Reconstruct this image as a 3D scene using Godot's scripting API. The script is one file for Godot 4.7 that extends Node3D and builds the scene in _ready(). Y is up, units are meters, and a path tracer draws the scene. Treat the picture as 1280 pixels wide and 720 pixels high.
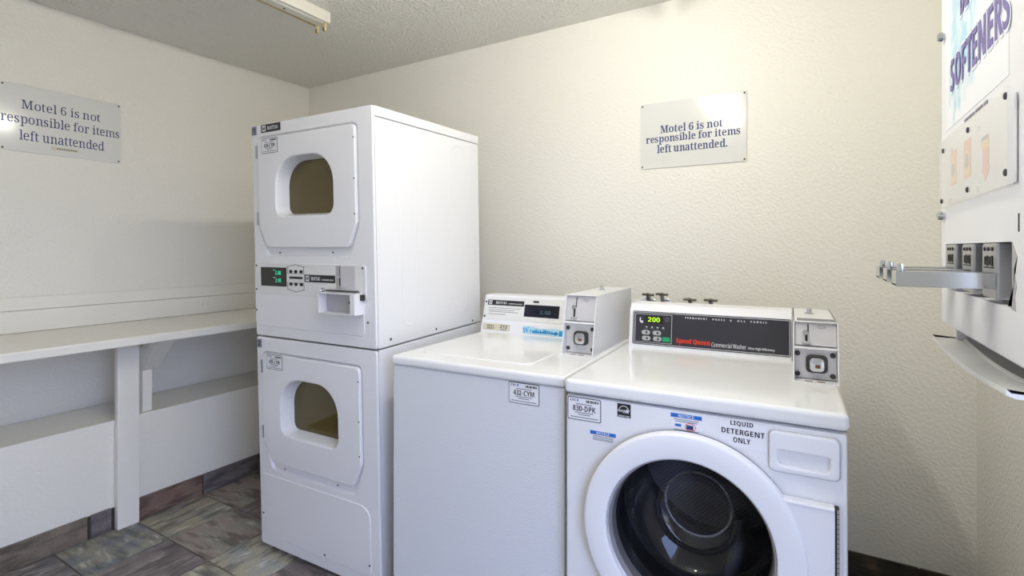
extends Node3D
# A small coin laundry room: stacked dryer, two washers, folding shelf, soap vending machine.
# x runs along the back wall (left wall at 0), z runs from the back wall into the room, y is up.

const CEIL := 2.4376
const ROOM_X := 3.62
const ROOM_Z := 3.55
var M := {}
var taken := {}
var rng := RandomNumberGenerator.new()

# ---------------------------------------------------------------- mesh collector
class MB:
	var p := PackedVector3Array()
	var start := 0
	func tri(a: Vector3, b: Vector3, c: Vector3) -> void:
		p.append(a); p.append(b); p.append(c)
	func quad(a: Vector3, b: Vector3, c: Vector3, d: Vector3) -> void:
		tri(a, b, c); tri(a, c, d)
	func begin() -> void:
		start = p.size()
	func fix(t := Transform3D.IDENTITY) -> void:
		var mid := Vector3.ZERO
		for i in range(start, p.size()):
			p[i] = t * p[i]
			mid += p[i]
		mid /= maxf(1.0, p.size() - start)
		var vol := 0.0
		for i in range(start, p.size(), 3):
			vol += (p[i] - mid).dot((p[i + 1] - mid).cross(p[i + 2] - mid))
		if vol > 0.0:
			for i in range(start, p.size(), 3):
				var s := p[i + 1]
				p[i + 1] = p[i + 2]
				p[i + 2] = s
		start = p.size()
	func rbox(c: Vector3, s: Vector3, r := 0.003, k := 1, t := Transform3D.IDENTITY) -> MB:
		begin()
		var h := s / 2.0
		r = minf(r, minf(h.x, minf(h.y, h.z)) * 0.999)
		var g := []
		for ax in 3:
			var l := []
			if r <= 0.0:
				l = [-h[ax], h[ax]]
			else:
				for i in k + 1:
					l.append(-h[ax] + r * (1.0 - tan(PI / 4.0 * (1.0 - float(i) / k))))
				for i in k + 1:
					l.append(h[ax] - r * (1.0 - tan(PI / 4.0 * float(i) / k)))
			g.append(l)
		for ax in 3:
			var u := (ax + 1) % 3
			var v := (ax + 2) % 3
			for sg in [-1.0, 1.0]:
				var grid := []
				for a in g[u]:
					var row := []
					for b in g[v]:
						var q := Vector3.ZERO
						q[ax] = h[ax] * sg
						q[u] = a
						q[v] = b
						if r > 0.0:
							var inn := q.clamp(-(h - Vector3.ONE * r), h - Vector3.ONE * r)
							q = inn + (q - inn).normalized() * r
						row.append(q + c)
					grid.append(row)
				for i in grid.size() - 1:
					for j in grid[0].size() - 1:
						if sg > 0.0:
							quad(grid[i][j], grid[i][j + 1], grid[i + 1][j + 1], grid[i + 1][j])
						else:
							quad(grid[i][j], grid[i + 1][j], grid[i + 1][j + 1], grid[i][j + 1])
		fix(t)
		return self
	func loft(loops: Array, cap0 := false, cap1 := false, t := Transform3D.IDENTITY, closed := true) -> MB:
		begin()
		for k in loops.size() - 1:
			var a: PackedVector3Array = loops[k]
			var b: PackedVector3Array = loops[k + 1]
			var n := a.size()
			for i in (n if closed else n - 1):
				var j := (i + 1) % n
				quad(a[i], a[j], b[j], b[i])
		if cap0: fan(loops[0], true)
		if cap1: fan(loops[loops.size() - 1], false)
		fix(t)
		return self
	func fan(l: PackedVector3Array, rev: bool) -> void:
		var m := Vector3.ZERO
		for q in l: m += q
		m /= l.size()
		for i in l.size():
			var j := (i + 1) % l.size()
			if rev: tri(m, l[j], l[i])
			else: tri(m, l[i], l[j])
	func tube(path: Array, r: float, n := 8, t := Transform3D.IDENTITY) -> MB:
		var loops := []
		for i in path.size():
			var d: Vector3 = (path[mini(i + 1, path.size() - 1)] - path[maxi(i - 1, 0)]).normalized()
			var u := d.cross(Vector3.UP if absf(d.y) < 0.9 else Vector3.RIGHT).normalized()
			var v := d.cross(u)
			var l := PackedVector3Array()
			for k in n:
				var a := TAU * k / n
				l.append(path[i] + (u * cos(a) + v * sin(a)) * r)
			loops.append(l)
		return loft(loops, true, true, t)
	func lathe(prof: Array, n := 32, t := Transform3D.IDENTITY, cap0 := false, cap1 := false) -> MB:
		# profile of (radius, z) turned about z
		var loops := []
		for q in prof:
			var l := PackedVector3Array()
			for k in n:
				var a := TAU * k / n
				l.append(Vector3(cos(a) * q.x, sin(a) * q.x, q.y))
			loops.append(l)
		return loft(loops, cap0, cap1, t)
	func mesh(crease := 40.0) -> ArrayMesh:
		var nf := p.size() / 3
		var fn := PackedVector3Array()
		fn.resize(nf)
		var near := {}
		for f in nf:
			var n := (p[f * 3 + 2] - p[f * 3]).cross(p[f * 3 + 1] - p[f * 3])
			fn[f] = n
			for k in 3:
				var key := Vector3i((p[f * 3 + k] * 20000.0).round())
				if not near.has(key): near[key] = PackedInt32Array()
				near[key].append(f)
		var lim := cos(deg_to_rad(crease))
		var nn := PackedVector3Array()
		nn.resize(p.size())
		for f in nf:
			var own := fn[f].normalized()
			for k in 3:
				var sum := Vector3.ZERO
				for o in near[Vector3i((p[f * 3 + k] * 20000.0).round())]:
					if fn[o].normalized().dot(own) > lim: sum += fn[o]
				nn[f * 3 + k] = sum.normalized() if sum.length() > 1e-14 else own
		var arr := []
		arr.resize(Mesh.ARRAY_MAX)
		arr[Mesh.ARRAY_VERTEX] = p
		arr[Mesh.ARRAY_NORMAL] = nn
		var uv := PackedVector2Array()
		uv.resize(p.size())
		for i in p.size(): uv[i] = Vector2(p[i].x, -p[i].y)
		arr[Mesh.ARRAY_TEX_UV] = uv
		var m := ArrayMesh.new()
		m.add_surface_from_arrays(Mesh.PRIMITIVE_TRIANGLES, arr)
		return m

# ---------------------------------------------------------------- outlines
func rpoly(pts: Array, rad, seg := 5) -> PackedVector2Array:
	var out := PackedVector2Array()
	var n := pts.size()
	for i in n:
		var a: Vector2 = pts[(i + n - 1) % n]
		var b: Vector2 = pts[i]
		var c: Vector2 = pts[(i + 1) % n]
		var r: float = rad[i] if rad is Array else rad
		if r <= 0.0:
			out.append(b)
			continue
		var u := (a - b).normalized()
		var v := (c - b).normalized()
		var half := acos(clampf(u.dot(v), -1, 1)) / 2.0
		var d := minf(r / tan(half), minf(a.distance_to(b), b.distance_to(c)) * 0.49)
		var rr := d * tan(half)
		var cen := b + (u + v).normalized() * (rr / sin(half))
		var a0 := (b + u * d - cen).angle()
		var sweep := wrapf((b + v * d - cen).angle() - a0, -PI, PI)
		for k in seg + 1:
			out.append(cen + Vector2.from_angle(a0 + sweep * k / seg) * rr)
	return out

func rect(x0: float, y0: float, x1: float, y1: float, r := 0.0, seg := 5) -> PackedVector2Array:
	return rpoly([Vector2(x0, y0), Vector2(x1, y0), Vector2(x1, y1), Vector2(x0, y1)], r, seg)

func circle(c: Vector2, r: float, n := 64) -> PackedVector2Array:
	var o := PackedVector2Array()
	for k in n: o.append(c + Vector2.from_angle(TAU * k / n) * r)
	return o

func grow(poly: PackedVector2Array, d: float) -> PackedVector2Array:
	# mitred offset of a counter-clockwise outline, outwards for d > 0
	var out := PackedVector2Array()
	var n := poly.size()
	for i in n:
		var e1 := (poly[i] - poly[(i + n - 1) % n]).normalized()
		var e2 := (poly[(i + 1) % n] - poly[i]).normalized()
		if e1 == Vector2.ZERO: e1 = e2
		if e2 == Vector2.ZERO: e2 = e1
		var n1 := Vector2(e1.y, -e1.x)
		var n2 := Vector2(e2.y, -e2.x)
		var m := (n1 + n2).normalized()
		out.append(poly[i] + m * d / maxf(0.4, m.dot(n1)))
	return out

func matched(polys: Array, zs: Array, c: Vector2) -> Array:
	# star-shaped outlines cut along the same rays from c, so that they can be lofted
	var angs := []
	for q in polys:
		for v in q: angs.append(wrapf((v - c).angle(), 0.0, TAU))
	angs.sort()
	var use := []
	for a in angs:
		if use.is_empty() or a - use[-1] > 0.002: use.append(a)
	var loops := []
	for k in polys.size():
		var l := PackedVector3Array()
		var q: PackedVector2Array = polys[k]
		for a in use:
			var d := Vector2.from_angle(a)
			var best := -1.0
			for i in q.size():
				var e: Vector2 = q[i] - c
				var f: Vector2 = q[(i + 1) % q.size()] - c
				var den := d.cross(f - e)
				if absf(den) < 1e-12: continue
				var t := e.cross(f - e) / den
				var s := e.cross(d) / den
				if t > 0.0 and s >= -1e-5 and s <= 1.00001: best = maxf(best, t)
			l.append(Vector3(c.x + d.x * best, c.y + d.y * best, zs[k]))
		loops.append(l)
	return loops

func lift(poly: PackedVector2Array, z: float) -> PackedVector3Array:
	var o := PackedVector3Array()
	for q in poly: o.append(Vector3(q.x, q.y, z))
	return o

func prism(mb: MB, poly: PackedVector2Array, z0: float, z1: float, bev := 0.0, t := Transform3D.IDENTITY) -> MB:
	# an outline given thickness from z0 to z1, the front edge bevelled
	var loops := [lift(poly, z0)]
	if bev > 0.0:
		loops.append(lift(poly, z1 - bev))
		loops.append(lift(grow(poly, -bev * 0.35), z1 - bev * 0.3))
		loops.append(lift(grow(poly, -bev), z1))
	else:
		loops.append(lift(poly, z1))
	return mb.loft(loops, true, true, t)

const ALONG_X := Transform3D(Vector3(0, 0, 1), Vector3(0, 1, 0), Vector3(1, 0, 0), Vector3.ZERO)  # outline (z, y), thickness along x

# ---------------------------------------------------------------- nodes
func numbered(called: String) -> String:
	var n: int = taken.get(called, 0)
	taken[called] = n + 1
	return called if n == 0 else "%s_%03d" % [called, n]

func obj(called: String, mb, m: Material, parent: Node = self, crease := 40.0) -> MeshInstance3D:
	var o := MeshInstance3D.new()
	o.name = numbered(called) if parent == self else called
	o.mesh = mb.mesh(crease) if mb is MB else mb
	o.material_override = m
	parent.add_child(o, true)
	return o

func thing(called: String, label: String, category: String, at := Vector3.ZERO, turn := 0.0, group := "") -> Node3D:
	var o := Node3D.new()
	o.name = numbered(called)
	add_child(o)
	o.position = at
	o.rotation.y = turn
	o.set_meta("label", label)
	o.set_meta("category", category)
	if group: o.set_meta("group", group)
	return o

func structure(called: String, mb, m: Material, label := "") -> MeshInstance3D:
	var o := obj(called, mb, m)
	o.set_meta("kind", "structure")
	if label: o.set_meta("label", label)
	return o

func font(serif: bool, bold: bool, italic := false, heavy := 0.0) -> Font:
	var f := SystemFont.new()
	f.font_names = PackedStringArray(["Droid Serif" if serif else "Droid Sans"])
	f.font_weight = 700 if bold else 400
	if not italic and heavy == 0.0: return f
	var v := FontVariation.new()
	v.base_font = f
	v.variation_embolden = heavy
	if italic: v.variation_transform = Transform2D(Vector2(1, 0), Vector2(0.2, 1), Vector2.ZERO)
	return v

var fonts := {}
func lettering(called: String, words: String, parent: Node, m: Material, centre: Vector3, width: float, height := 0.0, serif := false, bold := true, turn := 0.0, tilt := 0.0, italic := false, heavy := 0.0) -> MeshInstance3D:
	# raised print, its ink box scaled to width (and height, if given)
	var k := "%s%s%s%s" % [serif, bold, italic, heavy]
	if not fonts.has(k): fonts[k] = font(serif, bold, italic, heavy)
	var t := TextMesh.new()
	t.text = words
	t.font = fonts[k]
	t.font_size = 32
	t.pixel_size = 0.01
	t.depth = 0.002
	t.curve_step = 2.0
	var box := t.get_aabb()
	var sx := width / maxf(box.size.x, 0.001)
	var sy := height / maxf(box.size.y, 0.001) if height > 0.0 else sx
	var o := MeshInstance3D.new()
	o.name = called
	o.mesh = t
	o.material_override = m
	var b := Basis.from_euler(Vector3(tilt, turn, 0)) * Basis.from_scale(Vector3(sx, sy, 0.3))
	var mid := box.get_center()
	o.transform = Transform3D(b, centre - b * Vector3(mid.x, mid.y, 0))
	parent.add_child(o, true)
	return o

# ---------------------------------------------------------------- materials
func mat(c: Color, rough := 0.5, metal := 0.0) -> StandardMaterial3D:
	var m := StandardMaterial3D.new()
	m.albedo_color = c
	m.roughness = rough
	m.metallic = metal
	return m

func c8(r: int, g: int, b: int) -> Color:
	return Color8(r, g, b)

func noise_image(seed_: int, freq: float, size: int, octaves := 4, kind := FastNoiseLite.TYPE_SIMPLEX_SMOOTH, ridged := false) -> Image:
	var n := FastNoiseLite.new()
	n.seed = seed_
	n.noise_type = kind
	n.frequency = freq
	n.fractal_octaves = octaves
	n.fractal_type = FastNoiseLite.FRACTAL_RIDGED if ridged else FastNoiseLite.FRACTAL_FBM
	return n.get_seamless_image(size, size)

func relief(m: StandardMaterial3D, im: Image, scale_cm: float, per_metre: float, world := true) -> void:
	m.heightmap_enabled = true
	m.heightmap_texture = ImageTexture.create_from_image(im)
	m.heightmap_scale = scale_cm
	m.uv1_triplanar = true
	m.uv1_world_triplanar = world
	m.uv1_scale = Vector3.ONE * per_metre

func tint_map(m: StandardMaterial3D, im: Image, a: Color, b: Color) -> void:
	# albedo that wanders between two near colours
	var o := Image.create(im.get_width(), im.get_height(), false, Image.FORMAT_RGB8)
	for y in im.get_height():
		for x in im.get_width():
			o.set_pixel(x, y, a.lerp(b, im.get_pixel(x, y).r))
	m.albedo_color = Color.WHITE
	m.albedo_texture = ImageTexture.create_from_image(o)

func slate(seed_: int, base: Color, second: Color, vein: Color) -> StandardMaterial3D:
	# cleft stone: broad clouds of two colours, pale drawn-out streaks, fine grain
	var s := 256
	var a := noise_image(seed_, 0.009, s, 3)
	var b := FastNoiseLite.new()
	b.seed = seed_ + 50
	b.frequency = 0.02
	b.fractal_octaves = 5
	b.domain_warp_enabled = true
	b.domain_warp_amplitude = 26.0
	b.domain_warp_frequency = 0.012
	var c := noise_image(seed_ + 90, 0.12, s, 2)
	var o := Image.create(s, s, false, Image.FORMAT_RGB8)
	var h := Image.create(s, s, false, Image.FORMAT_RGB8)
	for y in s:
		for x in s:
			var va := a.get_pixel(x, y).r
			var vb := b.get_noise_2d(x * 0.45 + y * 0.15, y * 1.9 - x * 0.3)
			var vd := b.get_noise_2d(x * 0.3 + 400.0, y * 1.2 + x * 0.1)
			var vc := c.get_pixel(x, y).r
			var col := base.lerp(second, smoothstep(0.2, 0.8, va))
			col = col.lerp(vein, 0.7 * smoothstep(0.0, 0.55, vb) * smoothstep(0.1, 0.8, va + vd * 0.4))
			col = col.darkened(0.3 * smoothstep(-0.1, 0.5, vd))
			col = col.darkened(0.12 * (1.0 - vc))
			o.set_pixel(x, y, col)
			var hv := clampf(0.5 + 0.35 * vb + 0.2 * vd + 0.06 * (vc - 0.5), 0.0, 1.0)
			h.set_pixel(x, y, Color(hv, hv, hv))
	var m := mat(Color.WHITE, 0.45)
	m.albedo_texture = ImageTexture.create_from_image(o)
	relief(m, h, 0.25, 2.6, false)
	m.uv1_offset = Vector3.ONE * 0.5
	return m

func make_materials() -> void:
	var peel := noise_image(3, 0.055, 512, 3)
	var wall := mat(c8(243, 240, 231), 0.42)
	relief(wall, peel, 0.17, 2.0)
	M.wall = wall
	var popcorn := noise_image(8, 0.07, 512, 2, FastNoiseLite.TYPE_CELLULAR)
	var ceil_ := mat(c8(240, 238, 230), 0.5)
	relief(ceil_, popcorn, 0.85, 1.6)
	M.ceiling = ceil_
	var board := mat(c8(245, 242, 233), 0.4)
	relief(board, noise_image(12, 0.02, 256, 3), 0.12, 2.2, false)
	M.board = board
	M.enamel = mat(c8(238, 238, 240), 0.28)
	M.enamel.clearcoat_enabled = true
	M.enamel.clearcoat = 0.35
	M.enamel.clearcoat_roughness = 0.15
	M.enamel_top = mat(c8(240, 240, 240), 0.12)
	var tex := mat(c8(226, 228, 232), 0.45)
	relief(tex, noise_image(21, 0.1, 256, 2), 0.05, 5.0, false)
	M.enamel_rough = tex
	M.plastic = mat(c8(240, 240, 244), 0.32)
	M.shade_white = mat(c8(232, 232, 230), 0.4)
	M.grey_metal = mat(c8(186, 184, 186), 0.42, 0.35)
	M.plate = mat(c8(208, 206, 208), 0.4, 0.2)
	M.handle = mat(c8(122, 116, 108), 0.45, 0.5)
	M.steel = mat(c8(176, 178, 182), 0.3, 0.9)
	M.chrome = mat(c8(205, 208, 212), 0.14, 1.0)
	M.black = mat(c8(28, 28, 32), 0.35)
	M.ink = mat(c8(30, 30, 34), 0.6)
	M.screw = mat(c8(70, 68, 66), 0.45, 0.6)
	M.white_ink = mat(c8(225, 226, 230), 0.5)
	M.red_ink = mat(c8(232, 62, 30), 0.5)
	M.blue_ink = mat(c8(22, 48, 108), 0.5)
	M.sky_ink = mat(c8(38, 108, 196), 0.5)
	M.grey_ink = mat(c8(120, 122, 130), 0.6)
	M.paper = mat(c8(238, 239, 242), 0.5)
	M.cream = mat(c8(216, 209, 186), 0.5)
	M.badge_grey = mat(c8(128, 133, 150), 0.5)
	M.display = mat(c8(26, 26, 24), 0.12)
	M.display_blue = mat(c8(18, 22, 40), 0.15)
	M.panel_black = mat(c8(44, 43, 52), 0.35)
	M.rubber = mat(c8(34, 34, 36), 0.55)
	M.grout = mat(c8(116, 107, 92), 0.8)
	M.dark_grout = mat(c8(58, 52, 46), 0.8)
	M.yellowed = mat(c8(214, 196, 150), 0.5)
	M.fixture = mat(c8(232, 229, 216), 0.4)
	M.hinge_tan = mat(c8(168, 158, 140), 0.6)
	M.rust = mat(c8(112, 68, 40), 0.8)
	M.concrete = mat(c8(168, 166, 160), 0.9)
	M.button = mat(c8(180, 182, 182), 0.4)
	M.green_button = mat(c8(28, 150, 98), 0.4)
	M.purple_ink = mat(c8(122, 108, 170), 0.5)
	M.orange_ink = mat(c8(238, 150, 110), 0.5)
	M.salmon_ink = mat(c8(240, 168, 150), 0.5)
	M.amber_ink = mat(c8(244, 200, 120), 0.5)
	M.slate_ink = mat(c8(128, 126, 140), 0.5)
	var drum := mat(c8(196, 188, 160), 0.45, 0.3)
	M.drum = drum
	var olive := mat(Color(0.40, 0.345, 0.16, 0.72), 0.05)
	olive.transparency = BaseMaterial3D.TRANSPARENCY_ALPHA
	M.tinted_glass = olive
	var bowl := mat(Color(0.08, 0.08, 0.10, 0.34), 0.03)
	bowl.transparency = BaseMaterial3D.TRANSPARENCY_ALPHA
	M.bowl_glass = bowl
	var acr := mat(Color(0.93, 0.94, 0.95, 0.09), 0.06)
	acr.transparency = BaseMaterial3D.TRANSPARENCY_ALPHA
	M.acrylic = acr
	var frost := mat(Color(0.62, 0.63, 0.66, 0.32), 0.25)
	frost.transparency = BaseMaterial3D.TRANSPARENCY_ALPHA
	M.frosted = frost
	M.sign_plate = mat(c8(230, 230, 226), 0.13)
	M.marker = mat(c8(40, 150, 214), 0.5)
	M.marker_pale = mat(c8(176, 216, 236), 0.5)
	M.foam_blue = mat(c8(196, 224, 238), 0.5)
	M.foam_violet = mat(c8(206, 210, 238), 0.5)
	M.foam_white = mat(c8(238, 244, 250), 0.5)
	# card printed with pale blue suds and white bubbles
	var sim := Image.create(200, 240, false, Image.FORMAT_RGB8)
	var sn := FastNoiseLite.new()
	sn.seed = 77
	sn.frequency = 0.02
	sn.fractal_octaves = 3
	var suds := []
	for k in 60:
		suds.append(Vector3(rng.randf_range(15, 125), rng.randf_range(5, 225), rng.randf_range(4, 12)))
	for y in 240:
		for x in 200:
			var edge := 1.0 - smoothstep(30.0, 62.0, absf(x - 72.0 - (120 - y) * 0.1)) 
			edge *= 1.0 - smoothstep(195.0, 236.0, y + sn.get_noise_2d(x * 2.0, y) * 40.0)
			var v := edge * clampf(0.85 + sn.get_noise_2d(x, y) * 0.9, 0.0, 1.0)
			var col := c8(246, 248, 252).lerp(c8(176, 218, 236).lerp(c8(196, 196, 236), smoothstep(150.0, 40.0, y)), v)
			for q in suds:
				var dd: float = Vector2(x - q.x, (y - q.y) * 0.8).length()
				if dd < q.z: col = col.lerp(c8(246, 250, 254), 0.75 * smoothstep(q.z, q.z * 0.3, dd))
			sim.set_pixel(x, y, col)
	M.suds = mat(Color.WHITE, 0.4)
	M.suds.albedo_texture = ImageTexture.create_from_image(sim)
	M.suds.uv1_scale = Vector3(1.0 / 0.4, 1.0 / 0.48, 1)
	M.suds.uv1_offset = Vector3(-0.05 / 0.4, 2.01 / 0.48 , 0)
	# perforated steel of the washer drum
	var pim := Image.create(64, 64, false, Image.FORMAT_RGB8)
	pim.fill(c8(138, 138, 144))
	for q in [Vector2(16, 16), Vector2(48, 48)]:
		for y in range(-8, 9):
			for x in range(-8, 9):
				if Vector2(x, y).length() < 7.5: pim.set_pixel(int(q.x) + x, int(q.y) + y, c8(16, 16, 18))
	var per := mat(Color.WHITE, 0.35, 0.7)
	per.albedo_texture = ImageTexture.create_from_image(pim)
	per.uv1_triplanar = true
	per.uv1_scale = Vector3.ONE * 62.0
	M.perforated = per
	for g in [["glow_green", Color8(60, 220, 170), 0.6], ["glow_lime", Color8(190, 240, 40), 0.8], ["glow_dim", Color8(60, 90, 100), 0.12]]:
		var e := mat(g[1], 0.5)
		e.emission_enabled = true
		e.emission = g[1]
		e.emission_energy_multiplier = g[2]
		M[g[0]] = e
	var tube := mat(Color.WHITE, 0.3)
	tube.emission_enabled = true
	tube.emission = Color(1.0, 0.97, 0.9)
	tube.emission_energy_multiplier = 5.0
	M.tube = tube
	M.slates = [
		slate(101, c8(158, 155, 146), c8(180, 171, 149), c8(232, 228, 214)),
		slate(131, c8(131, 135, 140), c8(164, 160, 146), c8(230, 228, 221)),
		slate(161, c8(126, 117, 117), c8(149, 137, 133), c8(210, 203, 198)),
		slate(191, c8(171, 155, 144), c8(162, 158, 146), c8(232, 228, 219)),
		slate(221, c8(192, 185, 164), c8(176, 178, 174), c8(238, 238, 228)),
		slate(251, c8(117, 117, 122), c8(140, 133, 131), c8(205, 201, 198))]
	M.base_slates = [
		slate(301, c8(128, 116, 104), c8(138, 126, 112), c8(150, 140, 126)),
		slate(331, c8(118, 110, 112), c8(130, 122, 122), c8(144, 136, 136)),
		slate(361, c8(132, 106, 96), c8(142, 120, 110), c8(156, 138, 128)),
		slate(391, c8(56, 50, 44), c8(88, 76, 60), c8(110, 98, 80))]

# ---------------------------------------------------------------- light and camera
func camera_and_light() -> void:
	var cam := Camera3D.new()
	cam.name = "camera"
	cam.projection = Camera3D.PROJECTION_FRUSTUM
	cam.near = 0.05
	cam.far = 60.0
	cam.size = 0.05 * 720.0 / 641.0
	cam.frustum_offset = Vector2(0, -0.05 * (360.0 - 310.8) / 641.0)
	cam.position = Vector3(3.1317, 1.2906, 2.4146)
	cam.rotation.y = deg_to_rad(30.745)
	add_child(cam)
	cam.current = true
	var env := Environment.new()
	var sky := Sky.new()
	var sm := ProceduralSkyMaterial.new()
	sm.sky_top_color = Color8(158, 180, 234)
	sm.sky_horizon_color = Color8(202, 211, 241)
	sm.ground_bottom_color = Color8(150, 150, 150)
	sm.ground_horizon_color = Color8(190, 200, 220)
	sm.sky_energy_multiplier = 3.5
	sm.ground_energy_multiplier = 1.6
	sky.sky_material = sm
	env.background_mode = Environment.BG_SKY
	env.sky = sky
	env.tonemap_mode = Environment.TONE_MAPPER_LINEAR
	env.tonemap_exposure = 0.435
	env.sdfgi_enabled = true
	env.ssao_enabled = true
	env.ssil_enabled = true
	# sun behind the building: it lights the pavement outside the doorway and never enters the room
	var sun := DirectionalLight3D.new()
	sun.name = "sun"
	sun.light_color = Color(1.0, 0.97, 0.92)
	sun.light_energy = 12.0
	sun.light_angular_distance = 0.5
	sun.shadow_enabled = true
	sun.rotation_degrees = Vector3(-62, -60, 0)
	add_child(sun)
	var we := WorldEnvironment.new()
	we.name = "environment"
	we.environment = env
	add_child(we)

# ---------------------------------------------------------------- room
func room() -> void:
	var t := 0.12
	structure("floor", MB.new().rbox(Vector3(ROOM_X / 2, -0.06, ROOM_Z / 2), Vector3(ROOM_X + 2 * t, 0.108, ROOM_Z + 2 * t), 0.0), M.grout, "dark grout bed under the slate floor tiles")
	floor_tiles()
	structure("ceiling", MB.new().rbox(Vector3(ROOM_X / 2, CEIL + t / 2, ROOM_Z / 2), Vector3(ROOM_X + 2 * t, t, ROOM_Z + 2 * t), 0.0), M.ceiling, "grey-white popcorn textured ceiling")
	structure("wall_back", MB.new().rbox(Vector3(ROOM_X / 2, CEIL / 2, -t / 2), Vector3(ROOM_X + 2 * t, CEIL, t), 0.0), M.wall, "cream orange-peel wall behind the washers")
	structure("wall_left", MB.new().rbox(Vector3(-t / 2, CEIL / 2, ROOM_Z / 2), Vector3(t, CEIL, ROOM_Z), 0.0), M.wall, "cream wall above the folding shelf")
	# lower half of the left wall stands proud and carries a ledge
	structure("wall_left_lower", MB.new().rbox(Vector3(0.175, 0.25, ROOM_Z / 2), Vector3(0.35, 0.5, ROOM_Z), 0.008), M.wall, "low proud wall with a ledge under the shelf")
	structure("wall_front", MB.new().rbox(Vector3(ROOM_X / 2, CEIL / 2, ROOM_Z + t / 2), Vector3(ROOM_X + 2 * t, CEIL, t), 0.0), M.wall, "cream wall opposite the washers")
	# right wall with the open doorway that lets daylight in
	var f := MB.new()
	var d0 := 1.72
	var d1 := 2.86
	var dh := 2.1
	var wx := ROOM_X + t / 2
	f.rbox(Vector3(wx, CEIL / 2, d0 / 2), Vector3(t, CEIL, d0), 0.0)
	f.rbox(Vector3(wx, CEIL / 2, (d1 + ROOM_Z) / 2), Vector3(t, CEIL, ROOM_Z - d1), 0.0)
	f.rbox(Vector3(wx, (dh + CEIL) / 2, (d0 + d1) / 2), Vector3(t, CEIL - dh, d1 - d0), 0.0)
	structure("wall_right", f, M.wall, "cream wall the vending machine hangs on, with an open doorway")
	var fr := MB.new()
	fr.rbox(Vector3(wx, dh / 2, d0 + 0.02), Vector3(t + 0.04, dh, 0.04), 0.004)
	fr.rbox(Vector3(wx, dh / 2, d1 - 0.02), Vector3(t + 0.04, dh, 0.04), 0.004)
	fr.rbox(Vector3(wx, dh - 0.02, (d0 + d1) / 2), Vector3(t + 0.04, 0.04, d1 - d0 - 0.08), 0.004)
	structure("trim_1", fr, M.fixture, "painted frame of the open doorway")
	structure("pavement", MB.new().rbox(Vector3(ROOM_X + t + 3.0, -0.08, 1.5), Vector3(6.0, 0.1, 14.0), 0.0), M.concrete, "concrete pavement outside the doorway")
	baseboards()

func floor_tiles() -> void:
	var under := get_node("floor")
	var mesh := MB.new().rbox(Vector3.ZERO, Vector3(0.303, 0.012, 0.303), 0.003).mesh()
	# the tiles in view, copied tone by tone from the photograph; the others at random
	var tone := {Vector2i(0, 2): 3, Vector2i(0, 3): 0, Vector2i(0, 4): 1, Vector2i(0, 5): 5, Vector2i(1, 3): 3, Vector2i(1, 4): 2, Vector2i(1, 2): 2, Vector2i(2, 3): 4, Vector2i(2, 4): 0, Vector2i(3, 3): 2, Vector2i(2, 2): 5}
	for i in 11:
		for j in 12:
			var x := 0.505 + 0.308 * i
			var z := 0.155 - 0.0 + 0.3085 * j
			if x > ROOM_X - 0.05 or z > ROOM_Z - 0.05: continue
			var o := MeshInstance3D.new()
			o.name = "tile"
			o.mesh = mesh
			var k: int = tone.get(Vector2i(i, j), rng.randi_range(0, 5))
			o.material_override = M.slates[k]
			o.position = Vector3(x, -0.006 + rng.randf_range(-0.0006, 0.0006), z)
			o.rotation = Vector3(rng.randf_range(-0.003, 0.003), PI / 2 * ((i + j * 3) % 4), rng.randf_range(-0.003, 0.003))
			under.add_child(o, true)

func baseboards() -> void:
	# slate skirting, tile by tile
	var left := Node3D.new()
	left.name = "baseboard_left"
	left.set_meta("kind", "structure")
	left.set_meta("label", "slate skirting tiles along the low wall")
	add_child(left)
	var runs := [[0.02, 0.318, 1], [0.322, 0.622, 0], [0.626, 0.927, 1], [0.933, 1.23, 2], [1.336, 1.414, 1], [1.426, 1.733, 0], [1.737, 2.045, 0], [2.05, 2.355, 1], [2.36, 2.665, 2], [2.67, 2.975, 0], [2.98, 3.285, 1], [3.29, 3.53, 0]]
	obj("grout", MB.new().rbox(Vector3(0.3525, 0.05, ROOM_Z / 2), Vector3(0.005, 0.1, ROOM_Z - 0.04), 0.0), M.dark_grout, left)
	for r in runs:
		if r[0] > 1.2 and r[1] < 1.26: continue
		var o := obj("tile", MB.new().rbox(Vector3.ZERO, Vector3(0.012, 0.104, r[1] - r[0]), 0.003), M.base_slates[r[2]], left)
		o.position = Vector3(0.356, 0.0525, (r[0] + r[1]) / 2)
	var back := Node3D.new()
	back.name = "baseboard_back"
	back.set_meta("kind", "structure")
	back.set_meta("label", "dark slate skirting tiles along the back wall")
	add_child(back)
	obj("grout", MB.new().rbox(Vector3(ROOM_X / 2 + 0.17, 0.05, 0.0025), Vector3(ROOM_X - 0.38, 0.1, 0.005), 0.0), M.dark_grout, back)
	var x := 0.384
	while x < ROOM_X - 0.05:
		var x1 := minf(x + 0.3035, ROOM_X - 0.016)
		var o := obj("tile", MB.new().rbox(Vector3.ZERO, Vector3(x1 - x, 0.104, 0.012), 0.003), M.base_slates[3], back)
		o.position = Vector3((x + x1) / 2, 0.0525, 0.006)
		x += 0.3075
	var right := Node3D.new()
	right.name = "baseboard_right"
	right.set_meta("kind", "structure")
	right.set_meta("label", "dark slate skirting tiles along the right wall")
	add_child(right)
	for k in 5:
		var o := obj("tile", MB.new().rbox(Vector3.ZERO, Vector3(0.012, 0.104, 0.3035), 0.003), M.base_slates[3], right)
		o.position = Vector3(ROOM_X - 0.006, 0.0525, 0.168 + 0.3075 * k)

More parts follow.
